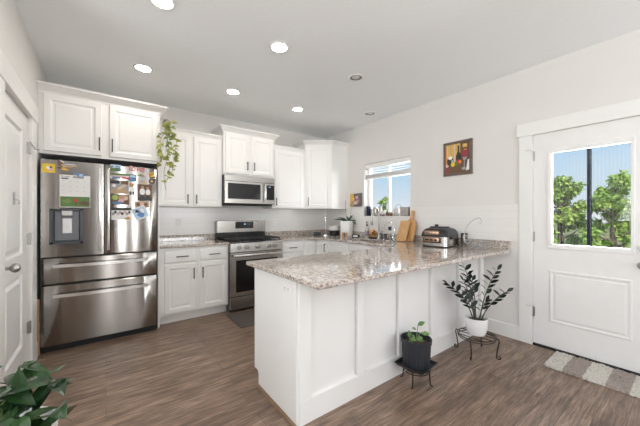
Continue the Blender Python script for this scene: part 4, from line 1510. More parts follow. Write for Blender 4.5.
picture('small_canvas', 'small unframed canvas of fruit left of the sink window', front_x(XR, 3.424, 1.518), 0.262, 0.215, 0, sm, c_brn, 0.025, False)

# ------------------------------------------------------------------ plants
def pot_mb(prof, c, seg=32):
    return MB().lathe(prof, c, seg, True, False)


# zz plant stand
ZC0 = Vector((2.70, 1.215, 0))


def wire_stand(c, R, H, nleg, a0, label, curl=True, wire=0.005, cross=True):
    t = thing('plant_stand', label, 'plant stand', c)
    mb = MB()
    mb.ring((c[0], c[1], H), R, wire, 48)
    mb.ring((c[0], c[1], H - 0.02), R * 0.97, wire * 0.8, 48)
    if cross:
        for k in range(4):
            x = (k - 1.5) * R * 0.45
            q = math.sqrt(R * R - x * x)
            mb.tube([(c[0] + x, c[1] - q, H), (c[0] + x, c[1] + q, H)], wire * 0.7, 6)
    mb.build('top_ring', M_WIRE, t, 50)
    for k in range(nleg):
        a = a0 + 2 * PI * k / nleg
        d = Vector((math.cos(a), math.sin(a), 0))
        base = Vector(c)
        pts = []
        if curl:
            pts = [base + d * R + Vector((0, 0, H)), base + d * (R + 0.020) + Vector((0, 0, H + 0.004)), base + d * (R + 0.024) + Vector((0, 0, H - 0.02)), base + d * (R + 0.010) + Vector((0, 0, H * 0.5)), base + d * (R + 0.004) + Vector((0, 0, 0.03))]
            for q in range(9):
                b = PI + q * (1.5 * PI / 8)
                rr_ = 0.018 - 0.001 * q
                pts.append(base + d * (R + 0.022 + rr_ * math.cos(b)) + Vector((0, 0, 0.018 + wire + rr_ * math.sin(b))))
        else:
            pts = [base + d * (R - 0.002) + Vector((0, 0, H)), base + d * R + Vector((0, 0, H * 0.5)), base + d * (R + 0.004) + Vector((0, 0, 0.012)), base + d * (R + 0.02) + Vector((0, 0, wire))]
        MB().tube(pts, wire, 8).build('leg', M_WIRE, t, 60)
    return t


M_WIRE = mat('bronze_wire', (0.045, 0.033, 0.026), 0.45, 0.7)
wire_stand((ZC0.x, ZC0.y, 0), 0.155, 0.175, 4, math.radians(100), 'bronze wire plant stand with curled feet under the white pot')
pz = 0.181
t = thing('potted_plant', 'dark leaved plant in a round white pot on the bronze wire stand', 'plant', (ZC0.x, ZC0.y, pz))
c = (ZC0.x, ZC0.y, pz)
pot_mb([(0.062, 0), (0.070, 0.004), (0.086, 0.05), (0.093, 0.10), (0.094, 0.150), (0.088, 0.152), (0.085, 0.145), (0.084, 0.125)], c).build('pot', M_CERAM, t, 40)
MB().lathe([(0.085, 0.122), (0.05, 0.130), (0.003, 0.133)], c, 24, False, True).build('soil', M_SOIL, t, 60)
M_ZZ = mat_leaf('zz_leaf', (0.006, 0.012, 0.008), (0.016, 0.026, 0.018), 0.25, 20)
M_ZZS = mat('zz_stem', (0.05, 0.055, 0.03), 0.5)
camR = Vector((math.cos(YAW), -math.sin(YAW), 0))
camF = Vector((math.sin(YAW), math.cos(YAW), 0))
rz_ = random.Random(21)
for dx, h, dep, nl in ((-0.115, 0.50, -0.02, 12), (-0.25, 0.345, -0.04, 10), (-0.16, 0.255, -0.06, 9), (-0.035, 0.375, 0.0, 11), (0.15, 0.46, -0.02, 12), (0.215, 0.27, -0.03, 10), (0.03, 0.20, -0.06, 7), (-0.09, 0.35, 0.02, 9)):
    b0 = Vector(c) + Vector((0, 0, 0.128)) + camR * (dx * 0.16) + camF * (dep * 0.5)
    pts = []
    for i in range(9):
        q = i / 8
        pts.append(b0 + camR * (dx * (0.45 * q + 0.55 * q * q)) + camF * (dep * q) + Vector((0, 0, h * (1.25 * q - 0.25 * q * q))))
    sm_ = MB().tube(pts, [lerp(0.006, 0.002, i / 8) for i in range(9)], 7).build('stem', M_ZZS, t, 60)
    mb = MB()
    for k in range(nl):
        q = lerp(0.42, 1.0, k / (nl - 1))
        i = min(int(q * 8), 7)
        p = pts[i].lerp(pts[i + 1], q * 8 - i)
        tg_ = (pts[i + 1] - pts[i]).normalized()
        sd = (1 if k % 2 else -1)
        side = (camR * sd * rz_.uniform(0.7, 1.0) + camF * rz_.uniform(-0.5, 0.5) + tg_ * 0.75)
        if k == nl - 1:
            side = tg_
        ll = rz_.uniform(0.066, 0.085) * (0.85 if q > 0.9 else 1)
        mb.leaf(p, side, Vector((rz_.uniform(-.3, .3), rz_.uniform(-.9, -.2), 0.9)), ll, ll * 0.46, 0.12, 0.2, 'oval')
    mb.build('leaflets', M_ZZ, sm_, recalc=False)

# black pot, tray, stand
KC = (1.878, 1.284, 0)
wire_stand(KC, 0.098, 0.118, 4, math.radians(20), 'small black wire plant stand under the black pot', False, 0.005, True)
F = Frame((KC[0], KC[1], 0.1235), (math.cos(0.1), math.sin(0.1), 0), (-math.sin(0.1), math.cos(0.1), 0), (0, 0, 1))
mb = MB()


def sq(F, h, c):
    return [F.p(-h, -h, c), F.p(h, -h, c), F.p(h, h, c), F.p(-h, h, c)]


mb.loops([sq(F, 0.100, 0), sq(F, 0.114, 0.022), sq(F, 0.117, 0.022), sq(F, 0.117, 0.026), sq(F, 0.111, 0.026), sq(F, 0.098, 0.005)])
tag(mb.build('plant_saucer', M_BLKPL, origin=(KC[0], KC[1], 0.124)), 'square black plastic saucer under the black pot', 'saucer')
t = thing('potted_plant', 'small green seedling in a ribbed black nursery pot', 'plant', (KC[0], KC[1], 0.1295))
c = (KC[0], KC[1], 0.1295)
mb = pot_mb([(0.090, 0), (0.095, 0.004), (0.104, 0.172), (0.112, 0.174), (0.114, 0.205), (0.106, 0.207), (0.101, 0.17)], c, 40)
for k in range(20):
    a = 2 * PI * k / 20
    d = Vector((math.cos(a), math.sin(a), 0))
    mb.tube([Vector(c) + d * 0.0955 + Vector((0, 0, 0.01)), Vector(c) + d * 0.102 + Vector((0, 0, 0.165))], 0.004, 6)
mb.build('pot', mat('nursery_pot', (0.022, 0.024, 0.030), 0.42), t, 40)
MB().lathe([(0.1025, 0.168), (0.06, 0.176), (0.003, 0.172)], c, 24, False, True).build('soil', M_SOIL, t, 60)
M_SEED = mat_leaf('seedling_leaf', (0.07, 0.16, 0.045), (0.17, 0.28, 0.09), 0.45, 25)
top = Vector(c) + Vector((0, 0, 0.175))
mb = MB()
st1 = [top, top + camR * 0.005 + Vector((0, 0, 0.06)), top + camR * 0.014 + Vector((0, 0, 0.13))]
mb.tube(st1, 0.003, 6)
mb.tube([top, top + camR * 0.02 + Vector((0, 0, 0.05)), top + camR * 0.045 + Vector((0, 0, 0.075))], 0.0025, 6)
mb.tube([top - camR * 0.05, top - camR * 0.045 + Vector((0, 0, 0.05))], 0.002, 6)
mb.build('stem', mat('seedling_stem', (0.20, 0.26, 0.10), 0.5), t, 60)
mb = MB()
rr = random.Random(4)
for (r_, z, dx, dz, ln) in ((0.012, 0.125, 0.7, 0.5, 0.058), (0.04, 0.062, 0.9, 0.1, 0.06), (0.0, 0.092, -0.8, 0.5, 0.04), (-0.048, 0.03, -0.15, 1.0, 0.06), (0, 0.02, 0.9, 0.35, 0.05), (0, 0.015, -0.9, 0.3, 0.055), (0.01, 0.01, 0.4, 0.3, 0.05), (-0.01, 0.03, -0.5, 0.6, 0.045), (0.02, 0.0, 0.9, 0.0, 0.045), (-0.02, 0.0, -0.9, 0.1, 0.045)):
    mb.leaf(top + camR * r_ + Vector((0, 0, z)), camR * dx - camF * rr.uniform(0.2, 0.6) + Vector((0, 0, dz)), Vector((0, 0, 1)) - camF * 0.9, ln, ln * 0.62, 0.15, 0.2, 'oval')
mb.build('leaves', M_SEED, t, recalc=False)

# ivy hanging beside the fridge cabinet
IV = Vector((0.555, 3.585, 2.30))
t = thing('hanging_ivy', 'trailing green ivy hanging beside the refrigerator cabinet', 'plant', IV)
M_IVY = mat_leaf('ivy_leaf', (0.09, 0.14, 0.025), (0.36, 0.36, 0.07), 0.5, 14)
M_IVYS = mat('ivy_stem', (0.13, 0.12, 0.05), 0.6)
ri = random.Random(12)
for k, (ox, ln) in enumerate(((-0.075, 0.50), (0.0, 0.68), (0.045, 0.58), (0.075, 0.42), (-0.02, 0.78))):
    pts = [Vector((0.515, 3.66, 2.32)), IV + Vector((ox * 0.3 - 0.02, 0, 0.04))]
    n = 16
    for i in range(1, n + 1):
        q = i / n
        pts.append(IV + Vector((ox * (0.3 + q) + 0.018 * math.sin(q * 9 + k), -0.02 + 0.02 * math.sin(q * 7 + 2 * k), 0.03 - ln * q)))
    vn = MB().tube(pts, 0.0022, 6).build('vine', M_IVYS, t, 60)
    mb = MB()
    for i in range(2, len(pts)):
        for _ in range(1):
            if ri.random() < 0.12 + (0.3 if k == 4 and i > 12 else 0):
                continue
            a = ri.uniform(0, 2 * PI)
            ll = ri.uniform(0.040, 0.062) * (0.6 if k == 4 and i > 12 else 1)
            d = Vector((math.cos(a), math.sin(a) * 0.6 - 0.35, ri.uniform(-0.7, 0.2)))
            mb.leaf(pts[i] + Vector((ri.uniform(-.012, .012), ri.uniform(-.015, .0), ri.uniform(-.02, .02))), d, Vector((ri.uniform(-.3, .3), -1, 0.6)), ll, ll * 0.95, 0.2, 0.15, 'ivy')
    mb.build('leaves', M_IVY, vn, recalc=False)

# foreground pothos planter
PP = (-0.285, 1.36, 0.0)
t = thing('potted_plant', 'leafy trailing house plant in a tall white planter at the bottom left', 'plant', PP)
pot_mb([(0.105, 0), (0.115, 0.006), (0.150, 0.53), (0.152, 0.545), (0.142, 0.546), (0.138, 0.50)], PP, 40).build('planter', M_CERAM, t, 40)
MB().lathe([(0.1385, 0.505), (0.07, 0.515), (0.003, 0.518)], PP, 24, False, True).build('soil', M_SOIL, t, 60)
M_POT = mat_leaf('pothos_leaf', (0.010, 0.032, 0.010), (0.032, 0.075, 0.022), 0.28, 11)
M_POTS = mat('pothos_stem', (0.16, 0.22, 0.06), 0.5)
rp = random.Random(33)
base = Vector((PP[0], PP[1], 0.525))
vines = [(-0.05, 0.02, 0.19, 0), (0.06, -0.02, 0.17, 0), (0.20, 0.0, 0.10, 0), (0.0, 0.08, 0.19, 0), (-0.11, 0.03, 0.15, 0), (0.11, 0.07, 0.16, 0), (-0.04, -0.09, 0.10, 0), (0.07, -0.09, 0.09, 0), (0.12, -0.05, 0.10, 0)]
for k, (dx, dy, h, _) in enumerate(vines):
    pts = [base + Vector((dx * 0.2, dy * 0.2, 0)), base + camR * dx * 0.6 + camF * dy * 0.6 + Vector((0, 0, h * 0.8)), base + camR * dx * 1.1 + camF * dy * 1.1 + Vector((0, 0, h))]
    vn = MB().tube(pts, 0.0028, 6).build('stem', M_POTS, t, 60)
    mb = MB()
    for i in range(9):
        q = rp.uniform(0.3, 1.05)
        p = pts[1].lerp(pts[2], q) if q > 0.5 else pts[0].lerp(pts[1], q * 2)
        a = rp.uniform(0, 2 * PI)
        d = camR * math.cos(a) + camF * math.sin(a) + Vector((0, 0, rp.uniform(-0.5, 0.35)))
        ll = rp.uniform(0.070, 0.10)
        mb.leaf(p + Vector((0, 0, rp.uniform(-0.02, 0.03))), d, Vector((rp.uniform(-.3, .3), rp.uniform(-.3, .3), 1)) - camF * 0.35, ll, ll * 0.58, 0.3, 0.18, 'heart')
    mb.build('leaves', M_POT, vn, recalc=False)
# the long raised tendril at the left edge
tp = [base + camR * -0.02, base + camR * 0.0 + Vector((0, 0, 0.13)), base + camR * -0.03 + Vector((0, 0, 0.16)), base + camR * -0.03 + Vector((0, 0, 0.225))]
vn = MB().tube(tp, 0.0028, 6).build('stem', M_POTS, t, 60)
mb = MB()
mb.leaf(tp[3], camR * 0.9 + Vector((0, 0, 0.5)), Vector((0, 0, 1)) - camF, 0.055, 0.034, 0.1, 0.15, 'heart')
mb.leaf(base + camR * 0.085 + Vector((0, 0, 0.17)), camR * -0.15 + Vector((0, 0, 1)), -camF + Vector((0.3, 0, 0)), 0.075, 0.045, 0.05, 0.2, 'heart')
mb.build('leaves', M_POT, vn, recalc=False)

# ------------------------------------------------------------------ mats
rm = random.Random(5)
mx0, mx1, my1, ny, nx = 2.93, 3.318, 0.785, 84, 34
mb = MB()
py = 0.0089
V_ = []
for j in range(ny + 1):
    row = []
    for i in range(nx + 1):
        e_ = 0.012 * (rm.random() - 0.5)
        x = mx0 + (mx1 - mx0) * i / nx + (e_ if 0 < i < nx else e_)
        y = my1 - j * py + 0.008 * (rm.random() - 0.5)
        if j < 4 and i < 4:
            x += 0.012 * (4 - j) * (4 - i) / 8
        edge = i in (0, nx) or j in (0, ny)
        row.append(mb.V((x, y, 0.003 if edge else rm.uniform(0.012, 0.024))))
    V_.append(row)
for j in range(ny):
    mb.mi = (j // 14) % 2
    for i in range(nx):
        mb.Fc([V_[j][i], V_[j][i + 1], V_[j + 1][i + 1], V_[j + 1][i]])
mb.mi = 0
mb.Fc([mb.V((mx0 + .01, my1 - .01, 0.001)), mb.V((mx1 - .01, my1 - .01, 0.001)), mb.V((mx1 - .01, my1 - ny * py + .01, 0.001)), mb.V((mx0 + .01, my1 - ny * py + .01, 0.001))])
tag(mb.build('door_mat', [mat('mat_cream', (0.52, 0.49, 0.44), 0.95, vary=0.15, scale=60), mat('mat_taupe', (0.30, 0.255, 0.225), 0.95, vary=0.15, scale=60)], origin=(3.12, 0.4, 0)), 'shaggy cream and taupe patchwork mat in front of the outside door', 'mat')
mb = MB()
mb.loops([[(x, y, z) for x, y in offset_poly(arc(1.93, 3.54, 0.03, 0, 90, 4) + arc(1.235, 3.54, 0.03, 90, 180, 4) + arc(1.235, 3.085, 0.03, 180, 270, 4) + arc(1.93, 3.085, 0.03, 270, 360, 4), o_)] for o_, z in ((0, 0.001), (0, 0.006), (-0.008, 0.010))])
tag(mb.build('kitchen_mat', mat('woven_mat', (0.085, 0.070, 0.060), 0.9, vary=0.35, scale=120, bump=0.8), origin=(1.58, 3.3, 0)), 'dark brown woven mat on the floor before the range', 'mat')

# ------------------------------------------------------------------ counter things
CT = 0.9145
# indoor grill
gc = Vector((3.035, 1.765, CT))
ga = math.radians(8)
t = thing('indoor_grill', 'black domed countertop grill with stainless sides and copper coloured front', 'kitchen appliance', gc)
gu = Vector((math.sin(ga), -math.cos(ga), 0))      # along the front, away from the window
gn = Vector((-math.cos(ga), -math.sin(ga), 0))     # front normal
FG_ = Frame(gc, gu, (0, 0, 1), gn)
W2, D2 = 0.145, 0.175
mb = MB()


def rrect(F, hw, hd, z, r=0.03, n=4, off=0.0):
    pts = []
    for sx, sy, a0 in ((1, 1, 0), (-1, 1, 90), (-1, -1, 180), (1, -1, 270)):
        for i in range(n + 1):
            a = math.radians(a0 + 90 * i / n)
            pts.append(F.p(sx * (hw - r) + r * math.cos(a), z, sy * (hd - r) + r * math.sin(a) + off))
    return pts


mb.loops([rrect(FG_, W2 - 0.01, D2 - 0.01, 0.0), rrect(FG_, W2 - 0.006, D2 - 0.006, 0.012)])
mb.build('base', M_BLKPL, t, 40)
mb = MB()
mb.loops([rrect(FG_, W2, D2, 0.013), rrect(FG_, W2, D2, 0.112)])
mb.build('housing', M_STEELH, t, 40)
mb = MB()
mb.loops([rrect(FG_, W2 + 0.003, D2 + 0.003, 0.1125), rrect(FG_, W2 + 0.003, D2 + 0.003, 0.128), rrect(FG_, W2 - 0.006, D2 - 0.012, 0.165), rrect(FG_, W2 - 0.022, D2 - 0.035, 0.192), rrect(FG_, W2 - 0.05, D2 - 0.07, 0.205), rrect(FG_, 0.04, 0.05, 0.208)])
lid = mb.build('lid', M_BLKPL, t, 50)
mb = MB()
mb.fbox(FG_, -0.105, 0.06, 0.130, 0.178, D2 - 0.03, D2 + 0.004, 0.012, 2)
fp = mb.build('lid_front', M_COPPER, lid, 40)
text_mesh('NINJA', 0.020, Frame(FG_.p(-0.02, 0.156, D2 + 0.0042), gu, (0, 0, 1), gn), 0.0012, c_white, 'wordmark', fp)
mb = MB()
mb.fbox(FG_, -0.100, 0.095, 0.205, 0.222, -0.04, 0.05, 0.006, 2)
mb.fbox(FG_, -0.055, -0.015, 0.222, 0.245, -0.01, 0.02, 0.008, 2)
mb.build('lid_handle', M_BLKPL, lid, 40)
mb = MB()
mb.fbox(FG_, -0.115, 0.085, 0.045, 0.108, D2 - 0.01, D2 + 0.012, 0.012, 2)
cpn = mb.build('control_panel', M_BLKPL, t, 40)
MB().fbox(FG_, -0.105, 0.062, 0.058, 0.104, D2 + 0.01, D2 + 0.0145, 0.006, 2).build('control_face', M_COPPER, cpn, 40)
mb = MB()
mb.fbox(FG_, -0.085, -0.045, 0.070, 0.088, D2 + 0.0146, D2 + 0.0152)
mb.fbox(FG_, -0.035, 0.0, 0.070, 0.088, D2 + 0.0146, D2 + 0.0152)
mb.fbox(FG_, 0.012, 0.045, 0.070, 0.088, D2 + 0.0146, D2 + 0.0152)
mb.build('display', M_OVENGL, cpn)
for s_ in (-1, 1):
    mb = MB()
    mb.fbox(FG_, s_ * (W2 + 0.012) - 0.012, s_ * (W2 + 0.012) + 0.012, 0.085 if s_ > 0 else 0.125, 0.125 if s_ > 0 else 0.165, -0.06, 0.07, 0.006, 2)
    mb.build('side_handle', M_BLKPL, t, 40)

t = thing('canister', 'stainless canister with dark lid between the grill and the wire basket', 'canister', (3.275, 1.608, CT))
c = (3.275, 1.608, CT)
MB().lathe([(0.034, 0), (0.036, 0.003), (0.036, 0.125)], c, 24).build('body', M_STEEL, t, 40)
MB().lathe([(0.037, 0.1255), (0.037, 0.140), (0.030, 0.145)], c, 24).build('lid', M_BLKPL, t, 40)

# wire basket with hook
M_BWIRE = mat('basket_wire', (0.42, 0.41, 0.40), 0.3, 0.9, vary=0.02)
bc = Vector((3.125, 1.385, CT))
t = thing('fruit_basket', 'empty chrome wire fruit basket with a curved banana hook', 'basket', bc)
mb = MB()
mb.ring(bc + Vector((0, 0, 0.004)), 0.075, 0.0035, 32)
mb.ring(bc + Vector((0, 0, 0.085)), 0.128, 0.0035, 40)
mb.ring(bc + Vector((0, 0, 0.045)), 0.112, 0.002, 40)
mb.ring(bc + Vector((0, 0, 0.022)), 0.095, 0.002, 40)
for k in range(18):
    a = 2 * PI * k / 18
    d = Vector((math.cos(a), math.sin(a), 0))
    mb.tube([bc + d * 0.075 + Vector((0, 0, 0.004)), bc + d * 0.100 + Vector((0, 0, 0.025)), bc + d * 0.116 + Vector((0, 0, 0.05)), bc + d * 0.128 + Vector((0, 0, 0.085))], 0.0016, 5)
mb.build('bowl', M_BWIRE, t, 60)
dh = Vector((-0.35, 0.94, 0)).normalized()
for s_ in (-0.012, 0.012):
    pass
pr = Vector((dh.y, -dh.x, 0))
mb = MB()
for s_ in (-1, 1):
    pts = []
    for i in range(13):
        a = math.radians(lerp(200, 108, i / 12))
        q = i / 12
        pts.append(bc + dh * (-(0.19 * math.cos(a)) - 0.055) * 1.0 + pr * (s_ * 0.024 * (1 - q)) + Vector((0, 0, 0.125 + 0.205 * math.sin(a))))
    mb.tube(pts, 0.0035, 8)
mb.build('arm', M_BWIRE, t, 60)
e0 = pts[-1]
MB().tube([e0, e0 - dh * 0.02 + Vector((0, 0, -0.005)), e0 - dh * 0.032 + Vector((0, 0, -0.04)), e0 - dh * 0.022 + Vector((0, 0, -0.058)), e0 - dh * 0.006 + Vector((0, 0, -0.048))], 0.003, 8).build('hook', M_BWIRE, t, 60)


# cutting boards leaning on the wall
def leaning(y, xb, xt, z1):
    v = Vector((xt - xb, 0, z1)).normalized()
    return Frame((xb, y, CT + 0.002), (0, -1, 0), v, (-v.z, 0, v.x))


F = leaning(2.37, 3.135, 3.235, 0.27)
o_ = MB()
o_.fprism(F, [(q[0], q[1]) for q in arc(0.06, 0.27, 0.015, 0, 90, 3) + arc(-0.06, 0.27, 0.015, 90, 180, 3) + arc(-0.06, 0.015, 0.015, 180, 270, 3) + arc(0.06, 0.015, 0.015, 270, 360, 3)], 0, 0.018)
tag(o_.build('cutting_board', M_BOARD, origin=tuple(F.o)), 'light rectangular wooden cutting board leaning in front of the paddle board', 'cutting board', 'cutting boards against the tile')
F = leaning(2.305, 3.195, 3.318, 0.42)
pl = arc(0.05, 0.245, 0.03, 0, 60, 3) + [(0.03, 0.30), (0.022, 0.34), (0.025, 0.40)] + arc(0, 0.40, 0.026, 20, 160, 5) + [(-0.022, 0.34), (-0.03, 0.30)] + arc(-0.05, 0.245, 0.03, 120, 180, 3) + arc(-0.06, 0.02, 0.02, 180, 270, 3) + arc(0.06, 0.02, 0.02, 270, 360, 3)
tag(MB().fprism(F, pl, 0, 0.018).build('cutting_board', M_BOARD2, origin=tuple(F.o)), 'paddle shaped wooden cutting board with a tall handle', 'cutting board', 'cutting boards against the tile')

# faucet
fc = Vector((3.215, 2.83, CT))
t = thing('kitchen_faucet', 'chrome gooseneck kitchen faucet behind the sink', 'faucet', fc)
mb = MB()
mb.lathe([(0.030, 0), (0.030, 0.006), (0.020, 0.012), (0.018, 0.05)], fc, 24)
mb.build('base', M_NICKEL, t, 40)
pts = [fc + Vector((0, 0, 0.04)), fc + Vector((0, 0, 0.36))]
for i in range(1, 9):
    a = PI * i / 8
    pts.append(fc + Vector((-0.075 + 0.075 * math.cos(a), 0.0, 0.36 + 0.075 * math.sin(a) * 1.3)))
MB().tube(pts + [fc + Vector((-0.15, 0, 0.33))], 0.013, 12).build('spout', M_NICKEL, t, 60)
MB().lathe([(0.014, 0.33), (0.018, 0.30), (0.019, 0.22), (0.014, 0.205)][::-1], fc + Vector((-0.15, 0, 0)), 18).build('spray_head', M_NICKEL, t, 50)
MB().tube([fc + Vector((0, -0.018, 0.08)), fc + Vector((0, -0.045, 0.09)), fc + Vector((0, -0.075, 0.13))], [0.010, 0.008, 0.006], 8).build('lever', M_NICKEL, t, 60)

# wire arch
t_ = MB()
pts = [(3.225, 2.745, CT + 0.004), (3.225, 2.745, CT + 0.16)]
for i in range(1, 12):
    a = PI * i / 12
    pts.append((3.225, 2.65 + 0.095 * math.cos(a), CT + 0.16 + 0.095 * math.sin(a)))
pts += [(3.225, 2.555, CT + 0.16), (3.225, 2.555, CT + 0.004)]
t_.tube(pts, 0.0045, 8)
for y in (2.745, 2.555):
    t_.cyl((3.225, y, CT), (3.225, y, CT + 0.006), 0.014, seg=14)
tag(t_.build('wire_arch', M_CHROME, smooth=60, origin=(3.225, 2.65, CT)), 'thin chrome wire arch standing between the faucet and cutting boards', 'wire stand')
mb = MB()
mb.box(3.205, 3.265, 2.775, 2.84, CT, CT + 0.075, 0.006)
tag(B(3.245, 3.295, 2.755, 2.825, CT, CT + 0.078, 0.006).build('sponge_caddy', M_GREYPL, origin=(3.27, 2.79, CT)), 'dark grey sponge caddy just right of the faucet', 'caddy')
mb.bm.free()
mb = MB()
mb.lathe([(0.030, 0.0), (0.031, 0.003), (0.036, 0.085), (0.034, 0.085), (0.029, 0.006), (0.003, 0.006)], (3.175, 2.545, CT), 24, True, True)
tag(mb.build('drinking_glass', M_CLEAR, smooth=50, origin=(3.175, 2.545, CT)), 'small clear drinking glass under the right leg of the wire arch', 'glass')
tag(MB().lathe([(0.020, 0), (0.020, 0.05), (0.012, 0.058)], (3.28, 2.49, CT), 18).build('small_jar', M_GREYPL, smooth=50, origin=(3.28, 2.49, CT)), 'tiny dark jar behind the clear drinking glass', 'jar')
# soap bottle
c = Vector((3.232, 3.085, CT))
t = thing('soap_bottle', 'clear soap bottle with a dark pump beside the orange flower ornament', 'bottle', c)
MB().lathe([(0.034, 0), (0.036, 0.004), (0.036, 0.125), (0.030, 0.150), (0.016, 0.170), (0.014, 0.185)], c, 24).build('bottle', mat('soap_pale', (0.55, 0.50, 0.47), 0.2), t, 50)
MB().lathe([(0.0365, 0.03), (0.0368, 0.031), (0.0368, 0.11), (0.0365, 0.111)], c, 24, False, False).build('wrap_label', mat('label_mauve', (0.28, 0.25, 0.32), 0.5, vary=0.3, scale=40), t, 50)
mb = MB()
mb.lathe([(0.017, 0.1855), (0.017, 0.205), (0.006, 0.208), (0.006, 0.235), (0.013, 0.237), (0.013, 0.250)], c, 18)
mb.tube([c + Vector((0, 0, 0.243)), c + Vector((-0.03, -0.02, 0.243)), c + Vector((-0.045, -0.03, 0.235))], 0.005, 8)
mb.build('pump', M_BLKPL, t, 50)
# flower ornament
c = Vector((3.215, 2.945, CT))
mb = MB()
tag(MB().lathe([(0.05, 0), (0.07, 0.008), (0.072, 0.012), (0.066, 0.012), (0.046, 0.005)], (c.x, c.y, CT), 28).build('small_dish', M_DARK, smooth=50, origin=tuple(c)), 'black shallow dish under the orange flower ornament', 'dish')
t = thing('flower_ornament', 'round orange flower shaped ornament standing beside the soap bottle', 'ornament', c + Vector((0, 0, 0.006)))
fcn = c + Vector((0, 0, 0.075))
nn = Vector((-0.75, -0.62, 0.2)).normalized()
uu = nn.cross(Vector((0, 0, 1))).normalized()
vv = uu.cross(nn).normalized() * -1
mb = MB()
for k in range(11):
    a = 2 * PI * k / 11
    p = fcn + (uu * math.cos(a) + vv * math.sin(a)) * 0.040
    mb.ball(p, 0.021, 0.021, 0.021, 10, 6)
mb.ball(fcn, 0.045, 0.045, 0.045, 14, 8)
mb.build('petals', mat('orange_foam', (0.58, 0.30, 0.09), 0.7, vary=0.5, scale=45), t, 60)
mb = MB()
mb.ball(fcn + nn * 0.042 + uu * 0.0, 0.019, 0.019, 0.019, 12, 8)
for a in (0.6, 2.5, 4.2):
    mb.ball(fcn + nn * 0.03 + (uu * math.cos(a) + vv * math.sin(a)) * 0.034, 0.012, 0.012, 0.012, 10, 6)
mb.build('centre', mat('flower_centre', (0.10, 0.055, 0.03), 0.8, vary=0.3), t, 60)

# corner plants
def white_pot_on_legs():
    c = Vector((2.985, 3.325, CT))
    t = thing('potted_plant', 'succulent in a square white pot on four wooden legs', 'plant', c)
    F = Frame(c, (0.8, -0.6, 0), (0.6, 0.8, 0), (0, 0, 1))
    mb = MB()
    mb.loops([sq(F, 0.046, 0.082), sq(F, 0.062, 0.255), sq(F, 0.056, 0.257), sq(F, 0.052, 0.235)])
    mb.build('pot', M_CERAM, t)
    for a, b in ((-1, -1), (1, -1), (1, 1), (-1, 1)):
        MB().cyl(F.p(a * 0.034, b * 0.034, 0), F.p(a * 0.032, b * 0.032, 0.082), 0.007, 0.009, 10).build('leg', mat('pale_wood_leg', (0.56, 0.30, 0.10), 0.5), t, 40)
    mb = MB()
    for k in range(7):
        a = k * 0.9
        d = Vector((math.cos(a), math.sin(a), 0.9))
        mb.leaf(c + Vector((0, 0, 0.237)), d, Vector((0, 0, 1)), 0.05, 0.03, 0.3, 0.3)
    mb.build('leaves', mat_leaf('orchid_leaf', (0.012, 0.045, 0.035), (0.035, 0.11, 0.06), 0.3, 15), t, recalc=False)


white_pot_on_legs()
M_ORC = MATS['orchid_leaf']
c = Vector((3.235, 3.50, CT))
t = thing('potted_plant', 'orchid without flowers in a white pot behind the pot on wooden legs', 'plant', c)
pot_mb([(0.055, 0), (0.060, 0.005), (0.072, 0.255), (0.068, 0.257), (0.064, 0.235)], c, 28).build('pot', M_CERAM, t, 40)
mb = MB()
b0 = c + Vector((0, 0, 0.24))
for dx, dz, ll, wd, dr in ((-1.0, 0.28, 0.26, 0.075, 0.12), (-0.75, 0.55, 0.20, 0.06, 0.3), (0.35, 1.0, 0.13, 0.05, 0.2), (0.9, 0.75, 0.13, 0.05, 0.9), (-0.3, 1.0, 0.11, 0.05, 0.2), (0.7, 0.3, 0.12, 0.05, 1.2)):
    mb.leaf(b0, camR * dx - camF * 0.25 + Vector((0, 0, dz)), Vector((0, 0, 1)) - camF * 0.5, ll, wd, dr, 0.25)
mb.build('leaves', M_ORC, t, recalc=False)
mb = MB()
mb.tube([b0, b0 - camR * 0.05 + Vector((0, 0, 0.15)), b0 - camR * 0.055 + Vector((0, 0, 0.36))], 0.003, 6)
mb.tube([b0 + camR * 0.01, b0 + camR * 0.02 + Vector((0, 0, 0.10)), b0 + camR * 0.045 + Vector((0, 0, 0.22))], 0.0025, 6)
mb.build('stem', mat('dry_stem', (0.22, 0.17, 0.13), 0.6), t, 60)
mb = MB()
c = Vector((3.17, 3.60, CT))
tag(MB().lathe([(0.028, 0), (0.030, 0.003), (0.030, 0.30), (0.026, 0.304)], c, 20).build('candle', mat('candle_wax', (0.82, 0.80, 0.76), 0.4), smooth=50, origin=tuple(c)), 'tall white pillar candle behind the pots in the corner', 'candle')
c = Vector((3.15, 3.78, CT))
t = thing('potted_plant', 'plant in a round pot with white top and black base in the corner', 'plant', c)
pot_mb([(0.070, 0), (0.076, 0.004), (0.085, 0.09)], c, 28).build('pot_base', M_BLKPL, t, 40)
pot_mb([(0.087, 0.0905), (0.092, 0.095), (0.096, 0.165), (0.091, 0.167), (0.086, 0.15)], c, 28).build('pot', M_CERAM, t, 40)
mb = MB()
for k in range(14):
    a = k * 2.4
    mb.leaf(c + Vector((0.03 * math.cos(a), 0.03 * math.sin(a), 0.15)), Vector((math.cos(a), math.sin(a), 0.7)), Vector((0, 0, 1)), 0.055, 0.035, 0.4, 0.2)
mb.build('leaves', mat_leaf('dark_foliage', (0.012, 0.02, 0.012), (0.03, 0.05, 0.025), 0.5, 20), t, recalc=False)
c = Vector((3.12, 3.215, CT))
t = thing('small_box', 'small black box with a white label before the orchid pot', 'box', c)
Fb = Frame(c, (0.75, -0.66, 0), (0.66, 0.75, 0), (0, 0, 1))
MB().fbox(Fb, -0.06, 0.06, -0.03, 0.03, 0, 0.05, 0.008, 2).build('case', M_BLKPL, t, 40)
MB().fbox(Fb, -0.045, 0.025, -0.0315, -0.0302, 0.015, 0.038).build('paper_label', M_PLASTIC, t)
c = Vector((2.915, 3.955, CT))
